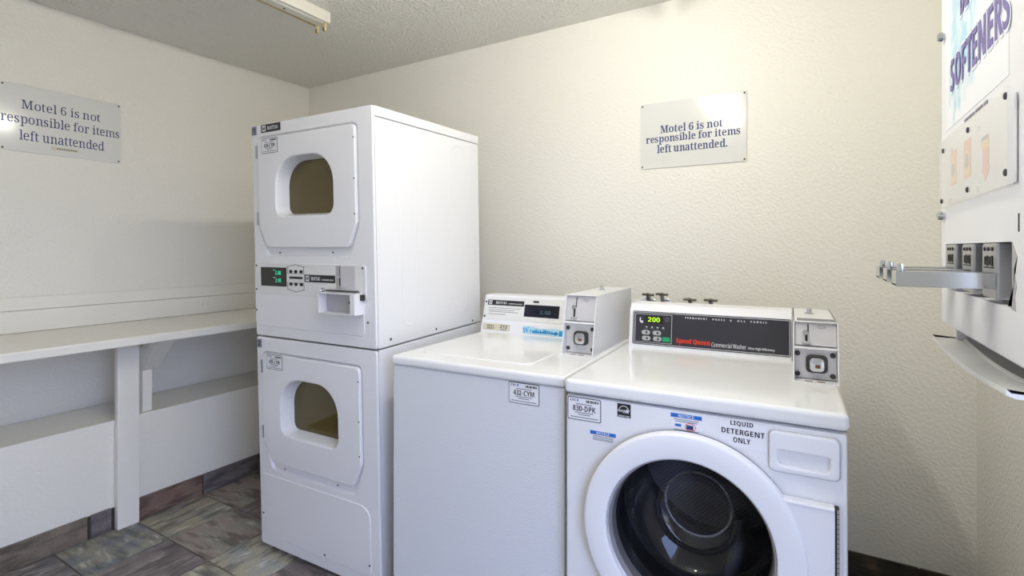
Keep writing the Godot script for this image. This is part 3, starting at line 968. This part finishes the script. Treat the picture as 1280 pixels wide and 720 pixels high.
# ---------------------------------------------------------------- top loader
func top_loader() -> void:
	var w := 0.656
	var dep := 0.72
	var r := thing("top_load_washer", "white top loading coin washer beside the stacked dryer", "washer", Vector3(1.848, 0, 1.088), deg_to_rad(2.3))
	var cab := MB.new()
	cab.rbox(Vector3(w / 2, 0.4535, -dep / 2 - 0.002), Vector3(w - 0.006, 0.861, dep - 0.012), 0.006, 2)
	obj("cabinet", cab, M.enamel_rough, r)
	obj("top_deck", MB.new().rbox(Vector3(w / 2, 0.9015, -dep / 2), Vector3(w, 0.033, dep), 0.011, 3), M.enamel_top, r)
	var lid := MB.new()
	var lp := rect(0.06, 0.085, 0.5, 0.575, 0.035, 5)
	prism(lid, lp, 0.9165, 0.9215, 0.003, Transform3D(Vector3(1, 0, 0), Vector3(0, 0, -1), Vector3(0, 1, 0), Vector3.ZERO))
	obj("lid", lid, M.enamel_top, r)
	for q in [Vector2(0.06, -0.05), Vector2(w - 0.06, -0.05), Vector2(0.06, -dep + 0.06), Vector2(w - 0.06, -dep + 0.06)]:
		obj("foot", MB.new().lathe([Vector2(0.022, 0.0), Vector2(0.022, 0.012), Vector2(0.01, 0.014), Vector2(0.01, 0.028)], 16, Transform3D(Basis(Vector3.RIGHT, -PI / 2), Vector3(q.x, 0.0, q.y)), true, true), M.rubber, r)
	# console
	var prof := rpoly([Vector2(-0.59, 0.917), Vector2(-0.604, 0.966), Vector2(-0.607, 0.967), Vector2(-0.636, 1.076), Vector2(-0.645, 1.081), Vector2(-0.735, 1.081), Vector2(-0.735, 0.917)], [0.0, 0.002, 0.0, 0.006, 0.004, 0.006, 0.0], 4)
	var cm := MB.new()
	prism(cm, prof, 0.002, 0.5325, 0.0, ALONG_X)
	var con := obj("console", cm, M.plastic, r)
	var tilt := -atan2(0.029, 0.109)
	var face := Node3D.new()
	face.name = "console_face"
	con.add_child(face)
	face.position = Vector3(0, 1.02, -0.6206)
	face.rotation.x = tilt
	obj("overlay", MB.new().rbox(Vector3(0.265, 0.002, 0.0005), Vector3(0.52, 0.098, 0.001), 0.0004), M.shade_white, con).transform = face.transform
	maker_badge(face, Vector3(0.113, 0.028, 0.001), 0.184, 0.023, "COMMERCIAL WASHER")
	var fp := MB.new()
	for q in [[0.004, 0.16], [-0.005, 0.13], [-0.013, 0.15], [-0.024, 0.09]]:
		fp.rbox(Vector3(0.03 + q[1] / 2, q[0], 0.0013), Vector3(q[1], 0.0022, 0.0006), 0.0)
	obj("fine_print", fp, M.grey_ink, face)
	var ds := obj("display", MB.new().rbox(Vector3(0.292, 0.0, 0.0015), Vector3(0.165, 0.053, 0.002), 0.0006), M.display_blue, face)
	lettering("display_digits", "2.00", ds, M.glow_dim, Vector3(0.31, -0.004, 0.0024), 0.05, 0.016)
	obj("badge", MB.new().rbox(Vector3(0.262, 0.04, 0.0015), Vector3(0.026, 0.008, 0.002), 0.0), M.ink, face)
	for q in [[0.012, 0.03], [0.012, -0.035]]:
		screw(face, Vector3(q[0], q[1], 0.001), 0.0045)
	# lower strip with stickers
	var strip := Node3D.new()
	strip.name = "console_strip"
	con.add_child(strip)
	strip.position = Vector3(0, 0.9415, -0.5968)
	strip.rotation.x = -atan2(0.014, 0.049)
	var st := obj("sticker", MB.new().rbox(Vector3(0.082, 0.0, 0.0005), Vector3(0.138, 0.029, 0.001), 0.0), M.cream, strip)
	lettering("lettering", "MAC", st, M.ink, Vector3(0.052, 0.005, 0.001), 0.036, 0.0095, false, true, 0.0, 0.0, true)
	lettering("lettering", "GRAY", st, M.ink, Vector3(0.052, -0.006, 0.001), 0.038, 0.0095, false, true, 0.0, 0.0, true)
	lettering("lettering", "212", st, M.ink, Vector3(0.118, 0.004, 0.001), 0.036, 0.014)
	obj("fine_print", MB.new().rbox(Vector3(0.118, -0.009, 0.0012), Vector3(0.03, 0.004, 0.0005), 0.0), M.grey_ink, st)
	# worn blue marker sticker, half rubbed away
	var ws := MB.new()
	prism(ws, PackedVector2Array([Vector2(0.215, -0.016), Vector2(0.3, -0.018), Vector2(0.405, -0.019), Vector2(0.41, 0.008), Vector2(0.36, 0.012), Vector2(0.3, 0.008), Vector2(0.25, 0.015), Vector2(0.212, 0.014)]), 0.0, 0.0008)
	var worn := obj("sticker", ws, M.marker_pale, strip)
	lettering("lettering", "W", worn, M.marker, Vector3(0.228, -0.001, 0.0008), 0.03, 0.026, true, true, 0.0, 0.0, true)
	var sm := MB.new()
	var xx := 0.252
	while xx < 0.378:
		var hh := rng.randf_range(0.008, 0.018)
		sm.rbox(Vector3(xx, -0.006 + rng.randf_range(-0.003, 0.003), 0.0009), Vector3(rng.randf_range(0.004, 0.01), hh, 0.0006), 0.0, 1, Transform3D(Basis(Vector3.BACK, 0.0), Vector3.ZERO))
		xx += rng.randf_range(0.006, 0.011)
	sm.rbox(Vector3(0.32, -0.008, 0.0009), Vector3(0.12, 0.005, 0.0006), 0.0)
	sm.rbox(Vector3(0.393, -0.006, 0.0009), Vector3(0.018, 0.022, 0.0006), 0.0)
	obj("worn_print", sm, M.marker, worn)
	asset_sticker(r, "432-CYM", Vector3(0.52, 0.8505, -0.008), 0.104, 0.064)
	coin_box(r, Vector3(0.5225, 0.918, -0.285), 0.116, 0.208, 0.49, M.plate, 0.54)

# ---------------------------------------------------------------- front loader
func front_loader() -> void:
	var w := 0.67
	var dep := 0.72
	var r := thing("front_load_washer", "white front loading coin washer with round glass door", "washer", Vector3(2.522, 0, 1.095), deg_to_rad(2.4))
	var c := Vector2(0.33, 0.568)
	var sh := rect(0.0015, 0.03, w - 0.0015, 0.884, 0.005, 2)
	var cab := MB.new()
	cab.loft([lift(sh, -0.02), lift(sh, -dep + 0.006), lift(grow(sh, -0.006), -dep)], false, true)
	obj("cabinet", cab, M.enamel, r)
	var outer := rect(0.0, 0.03, w, 0.8815, 0.01, 4)
	var port := circle(c, 0.2, 72)
	var fp := MB.new()
	fp.loft(matched([outer, outer, grow(outer, -0.003), grow(outer, -0.011), grow(port, 0.006), port], [-0.03, -0.012, -0.0035, 0.0, 0.0, -0.02], c))
	var front := obj("front_panel", fp, M.enamel, r, 30.0)
	obj("top_deck", MB.new().rbox(Vector3(w / 2, 0.906, -dep / 2 + 0.002), Vector3(w + 0.004, 0.039, dep + 0.008), 0.012, 3), M.enamel_top, r)
	for q in [Vector2(0.06, -0.05), Vector2(w - 0.06, -0.05), Vector2(0.06, -dep + 0.06), Vector2(w - 0.06, -dep + 0.06)]:
		obj("foot", MB.new().lathe([Vector2(0.022, 0.0), Vector2(0.022, 0.012), Vector2(0.01, 0.014), Vector2(0.01, 0.032)], 16, Transform3D(Basis(Vector3.RIGHT, -PI / 2), Vector3(q.x, 0.0, q.y)), true, true), M.rubber, r)
	# drum, gasket
	var dt := Transform3D(Basis(), Vector3(c.x, c.y, 0))
	var drum := obj("drum", MB.new().lathe([Vector2(0.2, -0.15), Vector2(0.262, -0.17), Vector2(0.265, -0.55), Vector2(0.25, -0.57), Vector2(0.001, -0.56)], 64, dt), M.perforated, r)
	for a in 3:
		var v := MB.new()
		v.rbox(Vector3(0.235, 0, -0.36), Vector3(0.07, 0.05, 0.36), 0.02, 2, Transform3D(Basis(Vector3.BACK, TAU * a / 3.0 + 0.9), Vector3(c.x, c.y, 0)))
		obj("drum_vane", v, M.steel, drum)
	obj("gasket", MB.new().lathe([Vector2(0.2, -0.02), Vector2(0.208, -0.05), Vector2(0.195, -0.07), Vector2(0.21, -0.09), Vector2(0.205, -0.15), Vector2(0.185, -0.155)], 64, dt), M.rubber, r)
	# door: broad white ring running into a square hinge cover on the right
	var dm := MB.new()
	var ro := 0.265
	dm.lathe([Vector2(0.2, 0.008), Vector2(ro - 0.003, 0.008), Vector2(ro, 0.0105), Vector2(ro, 0.024), Vector2(ro - 0.002, 0.031), Vector2(ro - 0.007, 0.0355), Vector2(ro - 0.03, 0.037), Vector2(0.207, 0.0365), Vector2(0.2025, 0.034), Vector2(0.199, 0.015), Vector2(0.197, -0.012)], 96, dt)
	var door := obj("door", dm, M.plastic, r)
	obj("door_seal", MB.new().lathe([Vector2(0.2, 0.0005), Vector2(0.263, 0.0005), Vector2(0.263, 0.0085), Vector2(0.2, 0.0085)], 96, dt), M.ink, door)
	var hc := MB.new()
	var ang0 := asin((0.722 - c.y) / 0.2535)
	var lowest := 0.36
	var ang1 := asin((lowest - c.y) / 0.2535)
	hinge_cover(hc, c, lowest, ang0, ang1)
	obj("hinge_cover", hc, M.plastic, door, 30.0)
	obj("trim_ring", MB.new().lathe([Vector2(0.2005, 0.012), Vector2(0.2015, 0.024), Vector2(0.1995, 0.0265), Vector2(0.1965, 0.024), Vector2(0.1955, 0.008), Vector2(0.191, 0.0), Vector2(0.19, -0.02)], 96, dt), M.grey_metal, door)
	var bowl := obj("window_glass", MB.new().lathe([Vector2(0.192, 0.008), Vector2(0.188, -0.012), Vector2(0.178, -0.045), Vector2(0.165, -0.075), Vector2(0.148, -0.1), Vector2(0.128, -0.118), Vector2(0.114, -0.126), Vector2(0.111, -0.131), Vector2(0.107, -0.129), Vector2(0.103, -0.122), Vector2(0.098, -0.122), Vector2(0.093, -0.132), Vector2(0.06, -0.139), Vector2(0.001, -0.143)], 96, dt), M.bowl_glass, door, 60.0)
	# moulded rim round the bottom of the glass bowl
	var rim := []
	for k in 9: rim.append(Vector2(0.086 + cos(TAU * k / 8) * 0.0035, -0.136 + sin(TAU * k / 8) * 0.0035))
	obj("moulded_rim", MB.new().lathe(rim, 72, Transform3D(Basis(), Vector3(c.x + 0.004, c.y + 0.022, 0))), M.frosted, bowl, 60.0)
	# ribbed hinge beside the cover
	var hs := obj("hinge", MB.new().rbox(Vector3(0.6475, 0.535, 0.008), Vector3(0.009, 0.37, 0.016), 0.001), M.ink, r)
	for k in 34:
		obj("hinge_tooth", MB.new().rbox(Vector3(0.6495, 0.36 + 0.0107 * k, 0.0155), Vector3(0.0045, 0.0088, 0.003), 0.0), M.hinge_tan, hs)
	# soap drawer
	var dw := MB.new()
	var dr := rect(0.514, 0.776, 0.653, 0.868, 0.012, 5)
	var pk := rpoly([Vector2(0.532, 0.791), Vector2(0.634, 0.791), Vector2(0.636, 0.826), Vector2(0.53, 0.826)], [0.012, 0.012, 0.006, 0.006], 5)
	var dc := Vector2(0.583, 0.81)
	dw.loft(matched([dr, dr, grow(dr, -0.0015), grow(dr, -0.006), grow(pk, 0.004), pk, grow(pk, -0.006)], [-0.004, 0.007, 0.0105, 0.012, 0.012, 0.0095, -0.016], dc), false, true)
	obj("soap_drawer", dw, M.plastic, r, 30.0)
	var gap := MB.new()
	gap.loft(matched([grow(dr, 0.0045), grow(dr, 0.003), grow(dr, 0.001)], [0.0002, 0.0035, 0.0002], dc))
	obj("drawer_surround", gap, M.enamel, front)
	# stickers
	asset_sticker(front, "830-DPK", Vector3(0.056, 0.846, 0.0002), 0.097, 0.063)
	notice(front, Vector3(0.11, 0.779, 0.0006), 0.072, 0.027, false)
	notice(front, Vector3(0.327, 0.847, 0.0006), 0.075, 0.052, true)
	var es := obj("emblem_sticker", MB.new().rbox(Vector3.ZERO, Vector3(0.036, 0.036, 0.001), 0.0), M.ink, front)
	es.position = Vector3(0.168, 0.859, 0.0006)
	var arc := MB.new()
	var pa := []
	for k in 13: pa.append(Vector3(cos(PI * (0.06 + 0.88 * k / 12.0)) * 0.0145, -0.004 + sin(PI * (0.06 + 0.88 * k / 12.0)) * 0.0165, 0.0007))
	arc.tube(pa, 0.0009, 5)
	obj("emblem_arc", arc, M.white_ink, es)
	var star := PackedVector2Array()
	for k in 10: star.append(Vector2(0.0085, -0.001) + Vector2.from_angle(PI / 2 + TAU * k / 10.0) * (0.0075 if k % 2 == 0 else 0.0032))
	var sm := MB.new()
	prism(sm, star, 0.0004, 0.0009)
	obj("emblem_star", sm, M.white_ink, es)
	lettering("lettering", "energy", es, M.white_ink, Vector3(-0.0055, -0.002, 0.0006), 0.021, 0.009, true, true, 0.0, 0.0, true)
	lettering("lettering", "ENERGY STAR", es, M.white_ink, Vector3(0, -0.0145, 0.0006), 0.03, 0.0036)
	var ls := obj("sticker", MB.new().rbox(Vector3.ZERO, Vector3(0.102, 0.062, 0.0006), 0.0), M.plastic, front)
	ls.position = Vector3(0.457, 0.8435, 0.0004)
	lettering("lettering", "LIQUID", ls, M.ink, Vector3(-0.002, 0.0255, 0.0004), 0.05, 0.0125)
	lettering("lettering", "DETERGENT", ls, M.ink, Vector3(0.0, 0.006, 0.0004), 0.094, 0.0125)
	lettering("lettering", "ONLY", ls, M.ink, Vector3(-0.002, -0.0135, 0.0004), 0.038, 0.0125)
	console(r)
	coin_box(r, Vector3(0.565, 0.925, -0.262), 0.108, 0.162, 0.40, M.plate, 0.56)

func hinge_cover(mb: MB, c: Vector2, lowest: float, a0: float, a1: float) -> void:
	# strip between the ring and a straight right edge
	var n := 14
	var l := [PackedVector3Array(), PackedVector3Array(), PackedVector3Array(), PackedVector3Array()]
	for k in n + 1:
		var q := c + Vector2.from_angle(lerpf(a1, a0, float(k) / n)) * 0.26
		if k == 0: q.y = lowest
		if k == n: q.y = 0.722
		l[0].append(Vector3(q.x, q.y, 0.002))
		l[1].append(Vector3(q.x, q.y, 0.029))
		l[2].append(Vector3(0.6425, q.y, 0.029))
		l[3].append(Vector3(0.6425, q.y, 0.002))
	mb.loft(l, false, false, Transform3D.IDENTITY, false)
	for k in [0, n]:
		mb.quad(l[0][k], l[1][k], l[2][k], l[3][k])
	# small bevel along the top
	mb.rbox(Vector3((l[1][n].x + 0.6425) / 2, 0.7195, 0.0165), Vector3(0.6425 - l[1][n].x, 0.008, 0.0305), 0.003)

func console(r: Node3D) -> void:
	var prof := rpoly([Vector2(-0.55, 0.924), Vector2(-0.57, 1.062), Vector2(-0.592, 1.084), Vector2(-0.70, 1.084), Vector2(-0.70, 0.924)], [0.0, 0.02, 0.012, 0.012, 0.0], 5)
	var cm := MB.new()
	prism(cm, prof, 0.028, 0.5645, 0.004, ALONG_X)
	var con := obj("console", cm, M.plastic, r)
	var face := Node3D.new()
	face.name = "console_face"
	con.add_child(face)
	face.position = Vector3(0, 0.9975, -0.5606)
	face.rotation.x = -atan2(0.02, 0.138)
	var bm := MB.new()
	prism(bm, rect(0.04, -0.061, 0.561, 0.061, 0.006, 3), 0.0, 0.0015)
	obj("panel", bm, M.panel_black, face)
	var ln := MB.new()
	frame_line(ln, 0.044, -0.057, 0.557, 0.057, 0.0016)
	frame_line(ln, 0.05, -0.051, 0.182, 0.051, 0.0012)
	obj("panel_outline", ln, M.white_ink, face)
	# left key field
	var dsp := obj("display", MB.new().rbox(Vector3(0.118, 0.032, 0.0018), Vector3(0.062, 0.026, 0.0014), 0.0004), M.display, face)
	lettering("display_digits", "200", dsp, M.glow_lime, Vector3(0.118, 0.032, 0.0026), 0.044, 0.017)
	frame_line(ln, 0.086, 0.018, 0.15, 0.046, 0.001)
	for q in [[0.088, -0.016], [0.128, -0.016], [0.09, -0.037], [0.13, -0.037]]:
		var km := MB.new()
		prism(km, rect(-0.015, -0.008, 0.015, 0.008, 0.007, 4), 0.0015, 0.0035, 0.001)
		var key := obj("button", km, M.button, face)
		key.position = Vector3(q[0] + 0.002, q[1], 0)
		obj("button_mark", MB.new().rbox(Vector3(0.003, 0.0, 0.0037), Vector3(0.007, 0.007, 0.0006), 0.0), M.ink, key)
	var gm := MB.new()
	prism(gm, rect(0.15, -0.046, 0.177, -0.029, 0.004, 3), 0.0015, 0.004, 0.001)
	obj("start_button", gm, M.green_button, face)
	for x in [0.092, 0.112, 0.132, 0.152]:
		obj("panel_mark", MB.new().rbox(Vector3(x, 0.004, 0.0017), Vector3(0.006, 0.0035, 0.0006), 0.0), M.white_ink, face)
		obj("panel_mark", MB.new().rbox(Vector3(x, -0.002, 0.0017), Vector3(0.011, 0.0018, 0.0006), 0.0), M.grey_ink, face)
	obj("panel_mark", MB.new().rbox(Vector3(0.068, 0.03, 0.0017), Vector3(0.004, 0.016, 0.0006), 0.0), M.white_ink, face)
	obj("panel_mark", MB.new().rbox(Vector3(0.074, 0.022, 0.0017), Vector3(0.009, 0.008, 0.0006), 0.0), M.white_ink, face)
	obj("dial_mark", MB.new().lathe([Vector2(0.007, 0.0016), Vector2(0.006, 0.002), Vector2(0.0052, 0.0016)], 18, Transform3D(Basis(), Vector3(0.165, 0.035, 0))), M.grey_ink, face)
	for wd in [["PERMANENT", 0.228, 0.302], ["PRESS", 0.32, 0.36], ["&", 0.376, 0.382], ["ALL", 0.399, 0.425], ["FABRIC", 0.441, 0.491]]:
		lettering("lettering", " ".join(wd[0].split("")), face, M.white_ink, Vector3((wd[1] + wd[2]) / 2, 0.046, 0.0016), wd[2] - wd[1], 0.0058)
	lettering("lettering", "Speed Queen", face, M.red_ink, Vector3(0.2555, -0.039, 0.0016), 0.113, 0.0235)
	lettering("lettering", "Speed Queen", face, M.red_ink, Vector3(0.2567, -0.039, 0.0016), 0.113, 0.0235)
	lettering("lettering", "Commercial Washer", face, M.white_ink, Vector3(0.373, -0.0405, 0.0016), 0.11, 0.0155, false, false)
	lettering("lettering", "Ultra High Efficiency", face, M.white_ink, Vector3(0.474, -0.044, 0.0016), 0.08, 0.0105, false, true, 0.0, 0.0, true)

func frame_line(mb: MB, x0: float, y0: float, x1: float, y1: float, t: float) -> void:
	mb.rbox(Vector3((x0 + x1) / 2, y0, 0.0016), Vector3(x1 - x0 + t, t, 0.0008), 0.0)
	mb.rbox(Vector3((x0 + x1) / 2, y1, 0.0016), Vector3(x1 - x0 + t, t, 0.0008), 0.0)
	mb.rbox(Vector3(x0, (y0 + y1) / 2, 0.0016), Vector3(t, y1 - y0, 0.0008), 0.0)
	mb.rbox(Vector3(x1, (y0 + y1) / 2, 0.0016), Vector3(t, y1 - y0, 0.0008), 0.0)

# ---------------------------------------------------------------- taps behind the washers
func faucets() -> void:
	var spots := [[2.467, 1.066, "wall tap with a white supply pipe beside the washer coin box"], [2.53, 1.07, "brass wall tap standing above the white supply pipe"], [2.652, 1.052, "third wall tap in the row counted from the supply pipe"], [2.738, 1.054, "last wall tap in the row, farthest from the supply pipe"]]
	for s in spots:
		var lab: String = s[2]
		var r := thing("faucet", lab, "faucet", Vector3(s[0], s[1], 0.0), 0.0, "wall taps behind the washers")
		obj("flange", MB.new().lathe([Vector2(0.024, 0.0), Vector2(0.024, 0.004), Vector2(0.014, 0.008)], 18, Transform3D(Basis(), Vector3(0, -0.035, 0)), true, true), M.chrome, r)
		obj("body", MB.new().tube([Vector3(0, -0.035, 0), Vector3(0, -0.035, 0.07), Vector3(0, -0.05, 0.085), Vector3(0, -0.09, 0.09)], 0.012, 10), M.steel, r)
		obj("stem", MB.new().tube([Vector3(0, -0.035, 0.055), Vector3(0, 0.012, 0.08)], 0.009, 8), M.steel, r)
		var hb := MB.new()
		for a in 4:
			var d := Vector3(cos(a * PI / 2 + 0.3), 0.12 * sin(a * PI / 2), sin(a * PI / 2 + 0.3))
			hb.tube([Vector3(0, 0.014, 0.08), Vector3(0, 0.014, 0.08) + d * 0.029], 0.0055, 7)
		hb.rbox(Vector3(0, 0.016, 0.08), Vector3(0.014, 0.012, 0.014), 0.003)
		obj("handle", hb, M.handle, r)
		if s[0] < 2.5:
			obj("supply_pipe", MB.new().tube([Vector3(-0.075, -0.03, 0.03), Vector3(-0.03, -0.014, 0.04), Vector3(0.005, 0.0, 0.045)], 0.014, 10), M.plastic, r)

# ---------------------------------------------------------------- soap vending machine
func vending() -> void:
	# local frame: x along the face (towards +z of the room), y up, z out of the wall
	var r := thing("soap_vending_machine", "white wall-hung detergent vending machine with three chrome coin slides", "vending machine", Vector3(ROOM_X, 0, 1.005), -PI / 2)
	var w := 0.512
	var d := 0.26
	var y0 := 1.133
	var y1 := 2.02
	var outer := rect(0, y0, w, y1, 0.006, 3)
	var hole := rect(0.043, 1.209, 0.463, 1.3, 0.006, 3)
	var c := Vector2(0.25, 1.255)
	var cab := MB.new()
	cab.loft(matched([outer, outer, grow(outer, -0.005), hole, grow(hole, -0.001)], [0.0, d - 0.005, d, d, d - 0.05], c), true, true)
	var cabinet := obj("cabinet", cab, M.plastic, r, 30.0)
	# worn metal strip where the paint has chipped beside the slides
	obj("chipped_plate", MB.new().rbox(Vector3(0.44, 1.254, d - 0.02), Vector3(0.036, 0.085, 0.004), 0.001), M.grey_metal, cabinet)
	var chips := MB.new()
	prism(chips, PackedVector2Array([Vector2(0.445, 1.211), Vector2(0.478, 1.206), Vector2(0.474, 1.226), Vector2(0.481, 1.24), Vector2(0.472, 1.262), Vector2(0.483, 1.28), Vector2(0.463, 1.3), Vector2(0.463, 1.212)]), d - 0.001, d + 0.0006)
	obj("paint_chip", chips, M.grey_metal, cabinet)
	for k in 3:
		var x: float = [0.105, 0.235, 0.365][k]
		var mech := obj("coin_mechanism", MB.new().rbox(Vector3(x, 1.257, d - 0.012), Vector3(0.078, 0.084, 0.03), 0.004), M.steel, r)
		for b in 4:
			obj("slot_bar", MB.new().rbox(Vector3(x - 0.018 + 0.012 * b, 1.272, d + 0.0035), Vector3(0.006, 0.013 + 0.003 * (b % 2), 0.0012), 0.0), M.ink, mech)
		for b in 3:
			obj("rivet", MB.new().lathe([Vector2(0.003, d + 0.003), Vector2(0.003, d + 0.0045)], 8, Transform3D(Basis(), Vector3(x - 0.02 + 0.02 * b, 1.29, 0)), false, true), M.ink, mech)
		obj("slot_line", MB.new().rbox(Vector3(x, 1.262, d + 0.0035), Vector3(0.05, 0.002, 0.001), 0.0), M.ink, mech)
		# slide: a U channel with a pull tab standing up at its end
		var sl := MB.new()
		var out: float = 0.118
		var z0 := d + 0.002
		sl.rbox(Vector3(x, 1.2325, z0 + out / 2), Vector3(0.06, 0.004, out), 0.001)
		sl.rbox(Vector3(x - 0.0285, 1.2425, z0 + out / 2), Vector3(0.004, 0.024, out), 0.001)
		sl.rbox(Vector3(x + 0.0285, 1.2425, z0 + out / 2), Vector3(0.004, 0.024, out), 0.001)
		sl.rbox(Vector3(x, 1.2425, z0 + out - 0.002), Vector3(0.06, 0.024, 0.004), 0.001)
		var slide := obj("coin_slide", sl, M.chrome, mech)
		obj("slide_top", MB.new().rbox(Vector3(x, 1.2525, z0 + out * 0.46), Vector3(0.056, 0.003, out * 0.8), 0.001), M.steel, slide)
		obj("pull_tab", MB.new().rbox(Vector3(x + 0.024, 1.26, z0 + out - 0.006), Vector3(0.01, 0.014, 0.008), 0.002), M.chrome, slide)
	# knobs of the door locks on the far edge
	for y in [1.731, 1.359]:
		obj("lock_knob", MB.new().lathe([Vector2(0.007, d), Vector2(0.007, d + 0.003), Vector2(0.0095, d + 0.004), Vector2(0.0085, d + 0.011), Vector2(0.006, d + 0.0125)], 18, Transform3D(Basis(), Vector3(0.034, y, 0)), false, true), M.chrome, r)
	obj("key_scratch", MB.new().rbox(Vector3(0.49, 1.325, d + 0.0004), Vector3(0.003, 0.024, 0.001), 0.0), M.screw, r)
	# acrylic price panel with product pictures behind it
	var cards := obj("price_card", MB.new().rbox(Vector3(0.272, 1.438, d + 0.0015), Vector3(0.43, 0.118, 0.001), 0.0), M.paper, r)
	for q in [[0.128, 1.446], [0.232, 1.448]]:
		var bx: MeshInstance3D = obj("product_picture", MB.new().rbox(Vector3(q[0], q[1], d + 0.0024), Vector3(0.046, 0.066, 0.0008), 0.0), M.orange_ink, cards)
		obj("picture_detail", MB.new().rbox(Vector3(q[0], q[1] - 0.022, d + 0.003), Vector3(0.04, 0.016, 0.0006), 0.0), M.amber_ink, bx)
		obj("picture_detail", MB.new().lathe([Vector2(0.018, d + 0.0026), Vector2(0.018, d + 0.0034)], 20, Transform3D(Basis(), Vector3(q[0], q[1] - 0.002, 0)), false, true), M.amber_ink, bx)
		obj("picture_detail", MB.new().lathe([Vector2(0.013, d + 0.003), Vector2(0.013, d + 0.0038)], 20, Transform3D(Basis(), Vector3(q[0], q[1] - 0.004, 0)), false, true), M.slate_ink, bx)
	var ar := MB.new()
	prism(ar, PackedVector2Array([Vector2(0.346, 1.396), Vector2(0.368, 1.416), Vector2(0.362, 1.416), Vector2(0.362, 1.462), Vector2(0.33, 1.462), Vector2(0.33, 1.416), Vector2(0.324, 1.416)]), d + 0.002, d + 0.003)
	var arrow := obj("arrow_picture", ar, M.salmon_ink, cards)
	obj("picture_detail", MB.new().rbox(Vector3(0.346, 1.456, d + 0.0034), Vector3(0.04, 0.02, 0.0006), 0.0), M.amber_ink, arrow)
	obj("picture_detail", MB.new().rbox(Vector3(0.346, 1.463, d + 0.0038), Vector3(0.034, 0.006, 0.0006), 0.0), M.slate_ink, arrow)
	var pm := MB.new()
	prism(pm, rect(0.052, 1.372, 0.492, 1.506, 0.004, 3), d + 0.006, d + 0.012, 0.001)
	var pane := obj("acrylic_pane", pm, M.acrylic, r)
	for q in [[0.093, 1.485], [0.288, 1.488], [0.486, 1.494], [0.079, 1.386], [0.284, 1.389], [0.486, 1.392]]:
		screw(pane, Vector3(q[0], q[1], d + 0.012), 0.005)
	# printed header: suds on white card
	var foam := obj("header_print", MB.new().rbox(Vector3(0.25, 1.77, d + 0.0003), Vector3(0.4, 0.48, 0.0006), 0.0), M.suds, r)
	lettering("lettering", "SOFTENERS", foam, M.foam_white, Vector3(0.275, 1.629, d + 0.0012), 0.372, 0.074)
	lettering("lettering", "SOFTENERS", foam, M.purple_ink, Vector3(0.277, 1.629, d + 0.0019), 0.362, 0.062)
	lettering("lettering", "DETERGENT", foam, M.foam_white, Vector3(0.32, 1.75, d + 0.0012), 0.3, 0.074)
	lettering("lettering", "DETERGENT", foam, M.purple_ink, Vector3(0.322, 1.75, d + 0.0019), 0.29, 0.062)
	var tl := MB.new()
	for q in [[0.203, 0.022], [0.23, 0.018], [0.252, 0.016], [0.276, 0.024], [0.304, 0.014], [0.326, 0.022]]: tl.rbox(Vector3(q[0] + q[1] / 2, 1.5195, d + 0.0006), Vector3(q[1], 0.0052, 0.0008), 0.0)
	obj("fine_print", tl, M.slate_ink, r)
	# delivery chute under the cabinet: two cheeks and a sagging lip
	var ch := MB.new()
	ch.rbox(Vector3(0.024, 1.118, d / 2 - 0.01), Vector3(0.004, 0.04, d - 0.02), 0.001)
	ch.rbox(Vector3(w - 0.012, 1.118, d / 2 - 0.01), Vector3(0.004, 0.04, d - 0.02), 0.001)
	ch.rbox(Vector3(w / 2, 1.118, 0.004), Vector3(w - 0.03, 0.03, 0.004), 0.0)
	obj("chute", ch, M.plastic, r)
	var tr := MB.new()
	var loops := []
	for k in 13:
		var x := lerpf(0.012, w - 0.004, k / 12.0)
		var sag := 0.012 * sin(PI * k / 12.0)
		var yb := 1.1 - sag
		loops.append(PackedVector3Array([Vector3(x, yb - 0.004, 0.02), Vector3(x, yb - 0.004, d + 0.008), Vector3(x, yb, d + 0.017), Vector3(x, yb + 0.008, d + 0.0165), Vector3(x, yb + 0.003, d + 0.012), Vector3(x, yb + 0.003, d - 0.03), Vector3(x, yb + 0.007, d - 0.034), Vector3(x, yb + 0.0, d - 0.04), Vector3(x, yb, 0.02)]))
	tr.loft(loops, true, true)
	obj("delivery_tray", tr, M.shade_white, r, 30.0)

# ---------------------------------------------------------------- all of it
func _ready() -> void:
	rng.seed = 20
	make_materials()
	camera_and_light()
	room()
	ceiling_light(Vector3(2.55, CEIL, 1.46), true, "lit twin-tube ceiling strip light over the washers")
	dryer()
	top_loader()
	front_loader()
	vending()
	shelf()
	ceiling_light(Vector3(1.056, CEIL, 1.345), false, "dead ceiling strip light with empty lamp holders")
	wall_sign("blue-lettered acrylic notice on the wall behind the washers", Vector3(2.6415, 1.8195, 0.0), 0.0, true, false)
	wall_sign("blue-lettered acrylic notice with a small sticker above the shelf", Vector3(0.0, 1.888, 1.388), PI / 2, false, true)
	faucets()
